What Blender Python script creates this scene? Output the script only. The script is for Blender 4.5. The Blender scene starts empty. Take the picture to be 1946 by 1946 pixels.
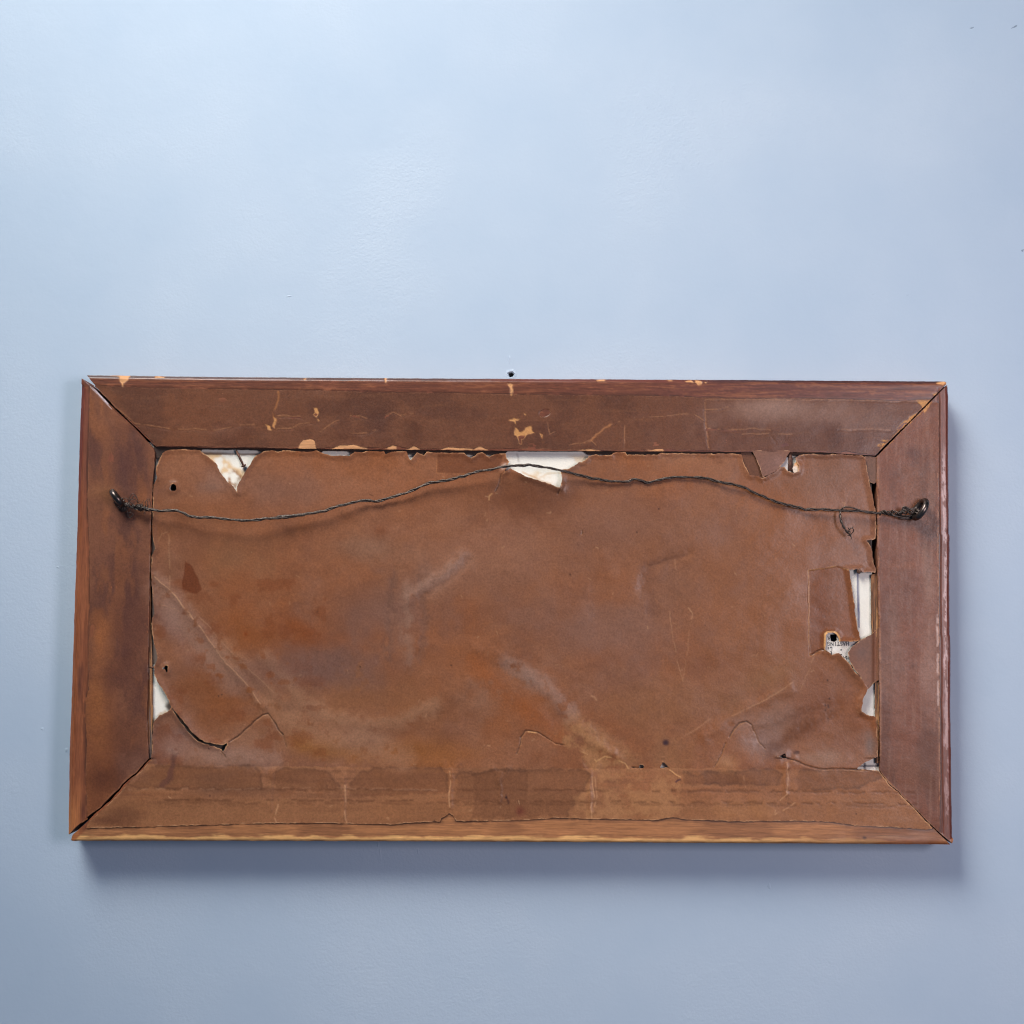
import bpy, math, random
import numpy as np
from mathutils import Matrix, Vector

# ------------------------------------------------------------------ camera, light, exposure
S = 0.376e-3                      # metres per photo pixel on the frame's face
FOC, HALF = 2800.0, 973.0         # focal length and half size, photo pixels
CAM = np.array([-0.00852567, -2800 * S, -0.01014642])
YAW, PITCH, ROLL = -0.00637288, 0.07439785, 0.00820247
T = 63.0                          # depth of the moulding, photo pixels (about 25 mm)
LUM = 0.95                        # light level on the frame used to turn seen colours into base colours

scene = bpy.context.scene
rot = Matrix.Rotation(YAW, 3, 'Z') @ Matrix.Rotation(math.pi / 2 + PITCH, 3, 'X') @ Matrix.Rotation(ROLL, 3, 'Z')
cd = bpy.data.cameras.new('camera')
cd.sensor_width = 36.0
cd.lens = 36.0 * FOC / 1946.0
cd.clip_start, cd.clip_end = 0.01, 50.0
co = bpy.data.objects.new('camera', cd)
co.matrix_world = Matrix.Translation(Vector(CAM)) @ rot.to_4x4()
scene.collection.objects.link(co)
scene.camera = co
RM = np.array(rot)

world = bpy.data.worlds.new('World')
scene.world = world
world.use_nodes = True
bg = world.node_tree.nodes['Background']
bg.inputs['Color'].default_value = (0.22, 0.56, 1.0, 1)
bg.inputs['Strength'].default_value = 0.12


def area_lamp(name, loc, target, sx, sy, watts, col, spread):
    ld = bpy.data.lights.new(name, 'AREA')
    ld.shape = 'RECTANGLE'
    ld.size, ld.size_y = sx, sy
    ld.energy = watts
    ld.color = col
    ld.spread = math.radians(spread)
    lo = bpy.data.objects.new(name, ld)
    lo.location = loc
    lo.rotation_euler = (Vector(target) - Vector(loc)).to_track_quat('-Z', 'Y').to_euler()
    scene.collection.objects.link(lo)


area_lamp('key_lamp', (-0.62, -0.875, 1.41), (0.02, 0.02, 0.14), 0.84, 0.84, 7.8, (0.74, 0.89, 1.0), 96)
area_lamp('warm_fill', (-0.62, -0.875, 1.43), (-0.03, 0.02, 0.26), 0.80, 0.80, 3.2, (1.0, 0.86, 0.68), 52)  # unseen helper added at the key's place to warm the wall glow
area_lamp('side_lamp', (0.85, -1.25, 0.10), (0.05, 0.0, -0.04), 0.34, 0.50, 8.8, (1.0, 0.88, 0.95), 180)

vs = scene.view_settings
vs.view_transform = 'Standard'
vs.look = 'None'
vs.exposure = 0.0
vs.gamma = 1.0
scene.cycles.use_denoising = True
scene.cycles.filter_width = 1.15

# ------------------------------------------------------------------ helpers
rng = np.random.default_rng(7)
random.seed(7)
COL = scene.collection
ORIGIN = np.zeros(3)


def P(px, py, Y=0.0):
    """photo pixels -> world points on the plane Y (metres, away from the viewer positive)"""
    px = np.asarray(px, float); py = np.asarray(py, float)
    d = np.stack([(px - HALF) / FOC, -(py - HALF) / FOC, -np.ones_like(px)], -1) @ RM.T
    t = (Y - CAM[1]) / d[..., 1]
    return CAM + d * t[..., None]


def lin(r, g, b):
    c = np.array([r, g, b], float) / 255
    return np.where(c <= 0.04045, c / 12.92, ((c + 0.055) / 1.055) ** 2.4) / LUM


ORG = {1: (100, 680), 2: (500, 680), 3: (900, 680), 4: (1340, 680), 5: (100, 1130), 6: (500, 1130), 7: (900, 1130), 8: (1340, 1130)}


def K(n, *v):
    a = np.array(v, float).reshape(-1, 2) / 3.864
    return (a + np.array(ORG[n])).tolist()


def vnoise(x, y, seed):
    r = np.random.default_rng(seed)
    lat = r.random((256, 256)).astype(np.float32)
    xi = np.floor(x).astype(np.int64); yi = np.floor(y).astype(np.int64)
    fx = (x - xi).astype(np.float32); fy = (y - yi).astype(np.float32)
    fx = fx * fx * (3 - 2 * fx); fy = fy * fy * (3 - 2 * fy)
    x0, x1, y0, y1 = xi & 255, (xi + 1) & 255, yi & 255, (yi + 1) & 255
    return (lat[y0, x0] * (1 - fx) + lat[y0, x1] * fx) * (1 - fy) + (lat[y1, x0] * (1 - fx) + lat[y1, x1] * fx) * fy


def fbm(x, y, sx, sy, seed, octv=4, gain=0.55):
    """0..1, feature size sx by sy pixels"""
    out = 0; amp = 1; tot = 0
    ca, sa = math.cos(0.5), math.sin(0.5)
    u, v = x / sx, y / sy
    for o in range(octv):
        out = out + amp * vnoise(u + 13.7 * o, v + 7.3 * o, seed + o)
        tot += amp; amp *= gain
        u, v = u * 2.03, v * 2.03
    return np.clip((out / tot - 0.5) * 1.7 + 0.5, 0, 1)


def sstep(a, b, x):
    t = np.clip((x - a) / (b - a), 0, 1)
    return t * t * (3 - 2 * t)


def seg_d(x, y, pts, closed=False):
    pts = [tuple(p) for p in pts]
    n = len(pts)
    d = np.full(x.shape, 1e9)
    for i in range(n if closed else n - 1):
        ax, ay = pts[i]; bx, by = pts[(i + 1) % n]
        vx, vy = bx - ax, by - ay
        L = vx * vx + vy * vy + 1e-12
        t = np.clip(((x - ax) * vx + (y - ay) * vy) / L, 0, 1)
        d = np.minimum(d, (x - ax - t * vx) ** 2 + (y - ay - t * vy) ** 2)
    return np.sqrt(d)


def inside(x, y, pts):
    r = np.zeros(x.shape, bool)
    n = len(pts)
    for i in range(n):
        ax, ay = pts[i]; bx, by = pts[(i + 1) % n]
        if ay == by:
            continue
        c = ((ay > y) != (by > y)) & (x < (bx - ax) * (y - ay) / (by - ay) + ax)
        r ^= c
    return r


def sdf_grid(gx, gy, pts, cut=14.0):
    """signed distance (positive inside) on the grid gx (nx), gy (ny)"""
    X, Y = np.meshgrid(gx, gy)
    d = np.full(X.shape, cut)
    ins = np.zeros(X.shape, bool)
    n = len(pts)
    for i in range(n):
        ax, ay = pts[i]; bx, by = pts[(i + 1) % n]
        i0 = np.searchsorted(gy, min(ay, by) - cut); i1 = np.searchsorted(gy, max(ay, by) + cut)
        j0 = np.searchsorted(gx, min(ax, bx) - cut); j1 = np.searchsorted(gx, max(ax, bx) + cut)
        if i1 > i0 and j1 > j0:
            x, y = X[i0:i1, j0:j1], Y[i0:i1, j0:j1]
            vx, vy = bx - ax, by - ay
            t = np.clip(((x - ax) * vx + (y - ay) * vy) / (vx * vx + vy * vy + 1e-12), 0, 1)
            d[i0:i1, j0:j1] = np.minimum(d[i0:i1, j0:j1], np.hypot(x - ax - t * vx, y - ay - t * vy))
        if ay != by:
            r0 = np.searchsorted(gy, min(ay, by)); r1 = np.searchsorted(gy, max(ay, by))
            if r1 > r0:
                x, y = X[r0:r1], Y[r0:r1]
                ins[r0:r1] ^= ((ay > y) != (by > y)) & (x < (bx - ax) * (y - ay) / (by - ay) + ax)
    return np.where(ins, d, -d)


# ------------------------------------------------------------------ canvases: colour, roughness and relief over the frame (1 photo pixel)
CX0, CY0, CW_, CH_ = 110, 690, 1730, 940
gX, gY = np.meshgrid(np.arange(CW_, dtype=np.float32) + CX0, np.arange(CH_, dtype=np.float32) + CY0)
wob1 = fbm(gX, gY, 14, 14, 501, 3) - 0.5
wob2 = fbm(gX, gY, 14, 14, 541, 3) - 0.5


class Canvas:
    def __init__(self, rgb, rough):
        self.c = np.empty((CH_, CW_, 3), np.float32); self.c[:] = lin(*rgb)
        self.r = np.full((CH_, CW_), rough, np.float32)
        self.h = np.zeros((CH_, CW_), np.float32)

    def box(self, pts, pad):
        a = np.array(pts)
        x0 = max(int(a[:, 0].min() - pad) - CX0, 0); x1 = min(int(a[:, 0].max() + pad) - CX0 + 2, CW_)
        y0 = max(int(a[:, 1].min() - pad) - CY0, 0); y1 = min(int(a[:, 1].max() + pad) - CY0 + 2, CH_)
        return slice(y0, max(y1, y0)), slice(x0, max(x1, x0))

    def put(self, sl, m, rgb=None, rough=None, h=0.0):
        if rgb is not None:
            self.c[sl] += (lin(*rgb).astype(np.float32) - self.c[sl]) * m[..., None]
        if rough is not None:
            self.r[sl] += (rough - self.r[sl]) * m
        if h:
            self.h[sl] += h * m

    def stroke(self, pts, w, rgb=None, a=1.0, soft=1.0, wob=2.0, brk=0.0, h=0.0, rough=None, seed=0):
        sl = self.box(pts, w * 2 + soft * 2 + wob + 4)
        x = gX[sl] + wob * 2 * wob1[sl]; y = gY[sl] + wob * 2 * wob2[sl]
        d = seg_d(x, y, pts)
        m = 1 - sstep(w / 2 - soft * 0.5, w / 2 + soft, d)
        if brk:
            m = m * sstep(brk - 0.12, brk + 0.12, fbm(gX[sl], gY[sl], 16, 16, 900 + seed, 3))
        self.put(sl, (m * a).astype(np.float32), rgb, rough, h)

    def ridge(self, pts, w, h, wob=2.0):
        sl = self.box(pts, w * 3 + wob + 3)
        x = gX[sl] + wob * 2 * wob1[sl]; y = gY[sl] + wob * 2 * wob2[sl]
        d = seg_d(x, y, pts)
        self.h[sl] += (h * np.exp(-(d / w) ** 2)).astype(np.float32)

    def blob(self, pts, rgb=None, a=1.0, soft=2.0, wob=3.0, brk=0.0, h=0.0, rough=None, seed=0):
        pad = soft + wob + 4
        sl = self.box(pts, pad)
        x = gX[sl] + wob * 2 * wob1[sl]; y = gY[sl] + wob * 2 * wob2[sl]
        d = seg_d(x, y, pts, True)
        d = np.where(inside(x, y, pts), d, -d)
        m = sstep(-soft, soft, d)
        if brk:
            m = m * sstep(brk - 0.15, brk + 0.15, fbm(gX[sl], gY[sl], 22, 22, 700 + seed, 4))
        self.put(sl, (m * a).astype(np.float32), rgb, rough, h)

    def spot(self, cx, cy, rx, ry, rgb=None, a=1.0, ang=0.0, wob=0.5, h=0.0, rough=None, pw=1.0):
        R = max(rx, ry) * 2.1
        sl = self.box([(cx - R, cy - R), (cx + R, cy + R)], 2)
        q = math.radians(ang); c_, s_ = math.cos(q), math.sin(q)
        x = gX[sl] - cx; y = gY[sl] - cy
        u = (x * c_ + y * s_) / rx; v = (-x * s_ + y * c_) / ry
        d2 = u * u + v * v
        if wob:
            d2 = d2 * np.maximum(0.35, 1 + wob * 2 * (fbm(gX[sl], gY[sl], 45, 45, int(cx) % 97 + 300, 4) - 0.5))
        m = np.exp(-np.maximum(d2, 0) ** pw) * a
        self.put(sl, m.astype(np.float32), rgb, rough, h)

    def at(self, arr, x, y):
        u = np.clip(np.asarray(x) - CX0, 0, CW_ - 1.001); v = np.clip(np.asarray(y) - CY0, 0, CH_ - 1.001)
        i = u.astype(int); j = v.astype(int)
        fu, fv = u - i, v - j
        if arr.ndim == 3:
            fu, fv = fu[:, None], fv[:, None]
        return (arr[j, i] * (1 - fu) + arr[j, i + 1] * fu) * (1 - fv) + (arr[j + 1, i] * (1 - fu) + arr[j + 1, i + 1] * fu) * fv


def mixmap(cv, m, rgb, a=1.0, rough=None):
    m = (np.clip(m, 0, 1) * a).astype(np.float32)
    cv.c += (lin(*rgb).astype(np.float32) - cv.c) * m[..., None]
    if rough is not None:
        cv.r += (rough - cv.r) * m


# ------------------------------------------------------------------ outlines, photo pixels
TOP_OUT = [(163.5, 712), (400, 715.5), (600, 717), (900, 719), (1400, 721.5), (1795, 724.3), (1799.5, 727)]
TOP_IN = [(1663.5, 865.5), (1560, 859.5), (1400, 858.6), (900, 856), (600, 852.9), (297, 849)]
LEFT_OUT = [(129, 1588), (131, 1430), (136, 1300), (140, 1170), (145.3, 1016), (150.5, 822), (155.5, 719)]
LEFT_IN = [(293, 853), (294.5, 860), (290, 918), (286.5, 990), (283, 1180), (279.5, 1363), (282.5, 1441)]
BOT_OUT = [(1806, 1605.3), (1760, 1604.5), (1400, 1602.6), (900, 1599.5), (500, 1598.2), (134, 1598)]
RIGHT_OUT = [(1802.5, 735), (1803.8, 760), (1804, 900), (1805, 1014), (1806.4, 1018), (1806, 1100), (1806.5, 1205), (1808, 1212), (1808.2, 1320), (1807.6, 1330), (1809, 1420), (1809.6, 1490), (1811.5, 1598), (1809, 1605)]
RIGHT_IN = [(1671, 1463), (1670, 1195), (1668, 1100), (1666.8, 960), (1666, 868)]

BL_A = [(128.5, 1588), (147, 1569), (165, 1553), (177, 1544), (190, 1535), (199, 1525), (206, 1518), (217, 1506), (224, 1501), (232, 1491), (247, 1476), (256, 1471), (266, 1460), (275, 1449), (282.5, 1441)]        # stile side of the lower left mitre
BL_B = [(284.5, 1443.5), (277, 1451.5), (268, 1462.5), (258, 1473), (249, 1478.5), (234, 1493), (226, 1503.5), (219, 1511), (211, 1521), (203, 1527), (192, 1537), (179, 1547.5), (168, 1560), (150, 1576), (138.5, 1586)]
BR_A = [(1671.5, 1466), (1677, 1474), (1684, 1483), (1688, 1490), (1700, 1500), (1707, 1505), (1712, 1512), (1723, 1522), (1741, 1540), (1759, 1560), (1783, 1583), (1806, 1604.3)]
BR_B = [(1810, 1603.6), (1785.5, 1582.2), (1761, 1559.6), (1742.4, 1539.4), (1724.4, 1521.4), (1713.2, 1511.2), (1708.2, 1504.4), (1701.4, 1499.6), (1689, 1489.4), (1685.2, 1482.6), (1678.6, 1474), (1672.6, 1465)]

rail_top = TOP_OUT + [(1799, 729.5), (1733, 795)] + TOP_IN + [(257.2, 810.8), (219, 774), (184.5, 737)]
stile_left = LEFT_OUT + [(181, 740.5), (216.5, 776.5), (255.6, 813)] + LEFT_IN + BL_A[::-1][1:]
rail_bottom = BL_B + [(134, 1598)] + BOT_OUT[::-1][1:] + BR_A[::-1] + [(1668, 1465), (1400, 1461), (900, 1459), (400, 1456)]
stile_right = [(1801, 731)] + RIGHT_OUT + BR_B + RIGHT_IN[1:] + [(1734, 798)]

PAPER_TOP_OUT = [(172, 727), (176, 733), (300, 738), (450, 740), (600, 742), (720, 746), (840, 746.5), (900, 748.6), (1080, 751), (1250, 752.5), (1400, 757.6), (1520, 757), (1660, 760), (1700, 762.5), (1771, 757.5)]
paper_top = PAPER_TOP_OUT + [(1733, 796), (1664, 863.5)] + [(1632, 861), (1605, 856.5), (1590, 858.5), (1545, 855.5), (1536, 858), (1430, 857.5), (1400, 857), (1350, 856), (1258, 853), (1230, 855), (1140, 855.5), (1120, 852), (1100, 854.5), (980, 852), (924, 852.5), (911, 847.5), (900, 852), (849, 849), (838, 853), (796, 852), (786, 846.5), (775, 852), (746, 845), (735, 851), (692, 850), (671, 845), (645, 845), (632, 851), (600, 851)] + [(598, 837), (589, 833), (577, 836), (570, 843), (568, 850), (540, 851), (420, 849), (299, 847.5), (259, 808), (220, 775), (187, 740)]
PAPER_LEFT_OUT = [(166, 1557), (163, 1466), (165, 1414), (162, 1363), (162.5, 1332), (168.6, 1311), (168.6, 1202), (171, 1130), (170, 1042), (166, 952), (167.3, 913), (167.8, 848), (170, 765), (171, 733)]
paper_left = PAPER_LEFT_OUT + [(180, 743), (213, 777), (254, 815), (292, 853)] + LEFT_IN[1:] + BL_A[::-1][1:-1]
PAPER_RIGHT_OUT = [(1771, 762), (1783.9, 766), (1784, 913), (1783.9, 1068), (1785, 1207), (1786.4, 1363), (1787, 1500), (1785, 1580)]
paper_right = PAPER_RIGHT_OUT + BR_B[1:] + RIGHT_IN[1:] + [(1734, 799)]

PAPER_BOT_OUT = [(163.4, 1573.8), (320, 1570), (449, 1565.6), (600, 1563.5), (746, 1566.9), (771.7, 1563.5), (836, 1561), (838, 1556), (846, 1551), (853, 1546), (861, 1549), (866, 1557), (866, 1560.5), (1000, 1558.3), (1055, 1554.4), (1130, 1556), (1249, 1558.3), (1277.8, 1552.4), (1301, 1557), (1400, 1561), (1505.6, 1559.6), (1573, 1561), (1624.7, 1568.7), (1689, 1571), (1759, 1576.4), (1774, 1575)]

edge_top = [(304.5, 870), (309, 861), (316, 857.3), (325, 854.7), (350, 853.5), (380.8, 856)]
edge_top += K(1, 1110, 705, 1175, 750, 1210, 790, 1235, 850, 1290, 915, 1330, 945, 1353, 985, 1356, 945, 1400, 870, 1470, 750, 1500, 715, 1560, 684)
edge_top += K(2, 70, 682, 110, 690, 150, 682, 240, 685, 330, 692, 390, 682, 440, 702, 500, 718, 630, 720, 672, 690, 735, 690, 760, 685, 890, 685, 900, 705, 950, 690, 1050, 685, 1060, 712, 1083, 752, 1130, 695, 1180, 712, 1200, 690, 1280, 695, 1480, 700, 1500, 725, 1530, 737, 1572, 702, 1610, 692, 1660, 727, 1715, 702, 1780, 706)
edge_top += K(3, 245, 740, 262, 762, 242, 805, 215, 850, 270, 812, 330, 842, 380, 870, 440, 890, 540, 922, 630, 954, 641, 930, 651, 880, 641, 822, 702, 812, 735, 795, 770, 770, 820, 755, 846, 720, 895, 706, 930, 716, 1010, 715, 1025, 700, 1060, 688, 1115, 690, 1130, 712, 1350, 710, 1372, 700, 1500, 700, 1700, 703, 1830, 704, 1932, 706)
edge_top += K(4, 40, 700, 240, 706, 268, 712, 285, 770, 310, 830, 330, 862, 380, 868, 420, 882, 510, 842, 550, 802, 585, 797, 605, 832, 650, 846, 690, 832, 692, 790, 672, 762, 664, 735, 690, 716, 760, 703, 850, 711, 1000, 708, 1130, 712, 1172, 728)
edge_right = [(1645, 874), (1648, 895), (1652.5, 917), (1656, 932), (1660.5, 954), (1664, 968), (1665.5, 1000), (1664, 1024), (1648, 1027.4), (1654, 1036), (1657, 1043), (1660, 1068), (1664.5, 1080), (1664, 1088), (1640, 1087.6), (1637, 1082), (1627, 1081), (1612, 1082.5)]
edge_right += [(1614.3, 1086), (1619.5, 1114.8), (1627.3, 1178), (1635, 1215.4), (1627, 1219.3), (1595, 1218.5), (1594, 1212), (1591, 1206), (1586, 1202.5), (1574, 1202.5), (1569.5, 1207), (1568.5, 1234.8), (1580.7, 1244), (1594, 1241.5), (1600, 1248), (1606.6, 1254), (1613, 1260), (1622, 1275), (1632.4, 1285.3), (1648, 1307), (1640, 1326.7), (1635, 1344.8), (1636.3, 1352.6), (1648, 1357.7), (1664, 1363), (1667, 1400), (1668.2, 1438), (1663.5, 1439.3), (1648, 1447), (1635, 1454.8), (1629, 1459.5), (1630, 1462), (1669, 1464)]
edge_left = [(168, 1562), (215, 1520), (228, 1506), (250, 1480), (269, 1465), (286, 1446), (288.5, 1430), (289.5, 1400), (290.5, 1375), (294, 1369.4), (301.9, 1360.3), (312, 1355), (322.6, 1350), (326, 1343.5), (320, 1329), (312, 1313.7), (301.9, 1298), (293.5, 1283), (292, 1266), (296, 1262), (300.5, 1250), (293, 1226), (287.5, 1190), (289, 1174), (293, 1166), (290, 1138), (287, 1090), (288.5, 1056), (294, 1042), (289, 1014), (289.5, 990), (292, 921.5), (299.3, 907), (296.5, 900), (297.5, 887)]
center_outline = edge_top + edge_right + BR_A[1:10] + PAPER_BOT_OUT[::-1] + edge_left

tear_low = K(5, 868, 822, 930, 890, 990, 965, 1020, 1005, 1080, 1060, 1120, 1080, 1200, 1100, 1250, 1106, 1288, 1086, 1262, 1140, 1248, 1155, 1235, 1130, 1165, 1112, 1110, 1095, 1070, 1078, 1005, 1020, 960, 960, 905, 885)
hole_small = [(329 + 6.0 * math.cos(a) * (1 + 0.12 * math.sin(3 * a)), 926.5 + 7.2 * math.sin(a)) for a in np.linspace(0, 2 * math.pi, 14, endpoint=False)]
hole_slot = [(313.5, 1264.5), (318.5, 1264.5), (318.8, 1277), (315.5, 1279), (313.8, 1272), (309, 1271), (309, 1268.5), (313.5, 1268)]
hole_k1 = K(7, 1160, 1268, 1218, 1272, 1220, 1250, 1240, 1252, 1262, 1266, 1238, 1277, 1200, 1276)
hole_k2 = K(7, 1372, 1272, 1390, 1228, 1412, 1242, 1436, 1272)
hole_l = K(8, 538, 1188, 575, 1168, 592, 1163, 592, 1200, 570, 1198)

flap_right = [(1671.5, 1190), (1671, 1291.7), (1661, 1298), (1650, 1308.6), (1645, 1304), (1632.4, 1283), (1622, 1272), (1615, 1257), (1610.5, 1241), (1618, 1229.6), (1635, 1215.4), (1655.7, 1206.3)]
flap_top = K(4, 345, 680, 625, 680, 605, 720, 580, 765, 552, 798, 510, 836, 422, 878, 400, 800)
under_layer = K(4, 262, 695, 345, 690, 440, 690, 470, 865, 425, 892, 320, 875, 300, 835, 272, 770)
strip_right = [(1643, 866.5), (1667, 869), (1666, 915), (1661, 920), (1653, 916), (1647, 892)]

# ------------------------------------------------------------------ painting: bare wood of the moulding
wood = Canvas((122, 76, 54), 0.36)
hgr = fbm(gX, gY, 70, 4.0, 11, 5, 0.85)      # grain along the rails
vgr = fbm(gX, gY, 4.0, 70, 12, 5, 0.85)      # grain along the stiles
isv = (np.minimum(np.abs(gX - 140), np.abs(gX - 1805)) + 0 < np.minimum(np.abs(gY - 715), np.abs(gY - 1600)))
gr = np.where(isv, vgr, hgr)
big = fbm(gX, gY, 120, 120, 21, 4)
top_m = (gY < 880) & ~isv
bot_m = (gY > 1430) & ~isv
lef_m = (gX < 400) & isv
rig_m = (gX > 1500) & isv
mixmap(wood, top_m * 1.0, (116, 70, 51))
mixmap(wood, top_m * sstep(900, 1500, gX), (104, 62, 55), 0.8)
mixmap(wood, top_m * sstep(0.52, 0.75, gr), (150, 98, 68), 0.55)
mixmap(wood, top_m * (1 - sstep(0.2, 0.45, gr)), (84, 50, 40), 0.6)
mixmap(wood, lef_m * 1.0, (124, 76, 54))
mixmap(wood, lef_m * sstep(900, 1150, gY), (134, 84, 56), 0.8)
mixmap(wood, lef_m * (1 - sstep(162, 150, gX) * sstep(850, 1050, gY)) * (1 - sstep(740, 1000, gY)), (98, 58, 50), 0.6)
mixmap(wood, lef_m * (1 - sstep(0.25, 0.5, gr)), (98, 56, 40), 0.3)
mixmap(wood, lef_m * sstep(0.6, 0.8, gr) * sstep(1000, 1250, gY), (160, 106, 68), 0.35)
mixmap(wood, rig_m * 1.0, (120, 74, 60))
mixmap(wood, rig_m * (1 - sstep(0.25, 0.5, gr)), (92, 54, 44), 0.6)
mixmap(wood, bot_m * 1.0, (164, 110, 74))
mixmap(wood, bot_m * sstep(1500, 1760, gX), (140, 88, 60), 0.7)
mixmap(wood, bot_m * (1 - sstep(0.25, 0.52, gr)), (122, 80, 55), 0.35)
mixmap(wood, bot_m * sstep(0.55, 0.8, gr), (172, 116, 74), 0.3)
mixmap(wood, sstep(0.55, 0.85, big), (100, 60, 44), 0.35)
# outer edges: distances to the four outer lines
def line_y(x, pts):
    a = np.array(sorted(pts)); return np.interp(x, a[:, 0], a[:, 1])
def line_x(y, pts):
    a = np.array(sorted(pts, key=lambda q: q[1])); return np.interp(y, a[:, 1], a[:, 0])
dT = gY - line_y(gX, TOP_OUT[:6]); dB = line_y(gX, BOT_OUT) - gY
dL = gX - line_x(gY, LEFT_OUT); dR = line_x(gY, RIGHT_OUT) - gX
edge_n = fbm(gX, gY, 30, 6, 31, 4) - 0.5
edge_v = fbm(gX, gY, 6, 30, 32, 4) - 0.5
glintT = fbm(gX, gY, 60, 14, 33, 4)
mixmap(wood, top_m * (1 - sstep(3.5, 6.5, dT + 3 * edge_n)), (60, 28, 28), 0.9, 0.42)
mixmap(wood, top_m * (1 - sstep(5.5, 8, dT + 4 * edge_n)) * sstep(0.5, 0.62, glintT) * sstep(2.5, 4.5, dT) * (1 - sstep(900, 1200, gX)), (150, 126, 128), 0.4)  # lilac highlight of the top edge painted in broken patches
mixmap(wood, top_m * (1 - sstep(4, 8, dT + 4 * edge_n)) * sstep(850, 1000, gX) * (1 - sstep(1250, 1400, gX)), (112, 48, 28), 0.6)
mixmap(wood, bot_m * (1 - sstep(7, 12, dB + 9 * edge_n + 7 * (gr - 0.5))) * (1 - sstep(1350, 1600, gX) * 0.6), (220, 168, 110), 0.8, 0.55)
mixmap(wood, bot_m * (1 - sstep(1.5, 3.5, dB + 2.5 * edge_n)), (92, 60, 42), 0.85)
mixmap(wood, bot_m * (1 - sstep(14, 17, dB + 6 * edge_n)) * sstep(10, 13, dB + 6 * edge_n), (118, 78, 54), 0.45)
mixmap(wood, bot_m * (1 - sstep(6, 12, dB)) * sstep(1640, 1720, gX), (122, 62, 34), 0.7, 0.28)
mixmap(wood, lef_m * (1 - sstep(5, 12, dL + 8 * edge_v)) * sstep(850, 1000, gY), (142, 86, 50), 0.5)
mixmap(wood, lef_m * (1 - sstep(4, 9, dL + 5 * edge_v)) * (1 - sstep(900, 1150, gY)), (92, 44, 38), 0.7, 0.28)
mixmap(wood, lef_m * sstep(1480, 1570, gY) * (1 - sstep(14, 26, dL + 14 * edge_v)), (176, 118, 72), 0.6)
mixmap(wood, rig_m * (1 - sstep(5, 8, dR + 4 * edge_v)), (112, 52, 36), 0.85, 0.24)
mixmap(wood, rig_m * (1 - sstep(13, 17, dR + 6 * edge_v)) * sstep(6, 9, dR + 4 * edge_v), (118, 74, 62), 0.5, 0.46)
glintR = fbm(gX, gY, 6, 26, 35, 5, 0.7)
mixmap(wood, rig_m * (1 - sstep(12, 15, dR + 6 * edge_v)) * sstep(5.0, 7.0, dR + 4 * edge_v) * sstep(0.44, 0.54, glintR) * sstep(830, 890, gY) * (1 - sstep(1540, 1590, gY)), (196, 166, 166), 0.45, 0.15)  # broken glints of the outer edge painted pale, with a glossier finish
mixmap(wood, rig_m * (1 - sstep(20.5, 22, dR)) * sstep(18, 19.5, dR), (80, 48, 42), 0.6)
wood.h -= top_m * 5.0 * (1 - sstep(0, 7, dT)) ** 1.5
wood.h -= bot_m * 1.6 * (1 - sstep(0, 5, dB)) ** 1.5
wood.h -= lef_m * 5.0 * (1 - sstep(0, 9, dL)) ** 1.5
wood.h -= rig_m * (0.07 * np.clip(16 - dR, 0, 9.5) + 0.14 * np.clip(6.5 - dR, 0, 6.5) ** 2)
wood.h -= rig_m * 1.2 * np.exp(-((dR - 20.0) / 1.3) ** 2)
wood.h += (gr - 0.5) * 0.22
for sgn, x, y, rx, ry in ((1, 165, 1420, 5, 62), (1, 158, 1540, 6, 30), (1, 152, 1300, 5, 40), (1, 166, 880, 3, 40)):
    wood.spot(x, y, rx, ry, (70, 42, 38), 0.75, wob=1.2)
wood.stroke([(146, 1130), (141, 1400), (138, 1560)], 4, (110, 60, 34), 0.4, 3, 2, 0.45)
wood.spot(1643, 1592, 4.5, 3, (52, 30, 34), 0.95, wob=0.4, pw=2)
wood.spot(1712, 1592, 70, 7, (168, 128, 112), 0.35, wob=1.5)
BARE = (212, 160, 108)
for pl in (K(3, 250, 196, 287, 196, 283, 240, 276, 280, 262, 275, 265, 230), K(1, 485, 120, 565, 120, 560, 170, 525, 190, 520, 222, 505, 215, 505, 190, 488, 180), K(1, 410, 116, 520, 120, 520, 132, 410, 128), K(1, 745, 128, 820, 132, 818, 142, 748, 142),
           K(1, 335, 205, 362, 212, 355, 230, 338, 226), K(2, 888, 142, 910, 144, 905, 178, 892, 178), K(2, 290, 150, 315, 152, 305, 164), K(3, 905, 155, 970, 158, 960, 170, 910, 168),
           K(3, 1555, 185, 1600, 165, 1620, 190, 1580, 185), K(3, 1630, 168, 1680, 170, 1672, 195, 1650, 200, 1632, 185), K(3, 1690, 175, 1708, 178, 1700, 188), K(3, 1420, 160, 1460, 162, 1440, 168),
           K(4, 1700, 190, 1765, 170, 1775, 185, 1745, 212, 1740, 200, 1700, 200), K(4, 1670, 262, 1712, 248, 1690, 275), K(4, 1772, 172, 1785, 205, 1780, 215, 1768, 200)):
    wood.blob(pl, BARE, 1.0, 0.9, 2.2, h=-0.7, rough=0.6)

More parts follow.
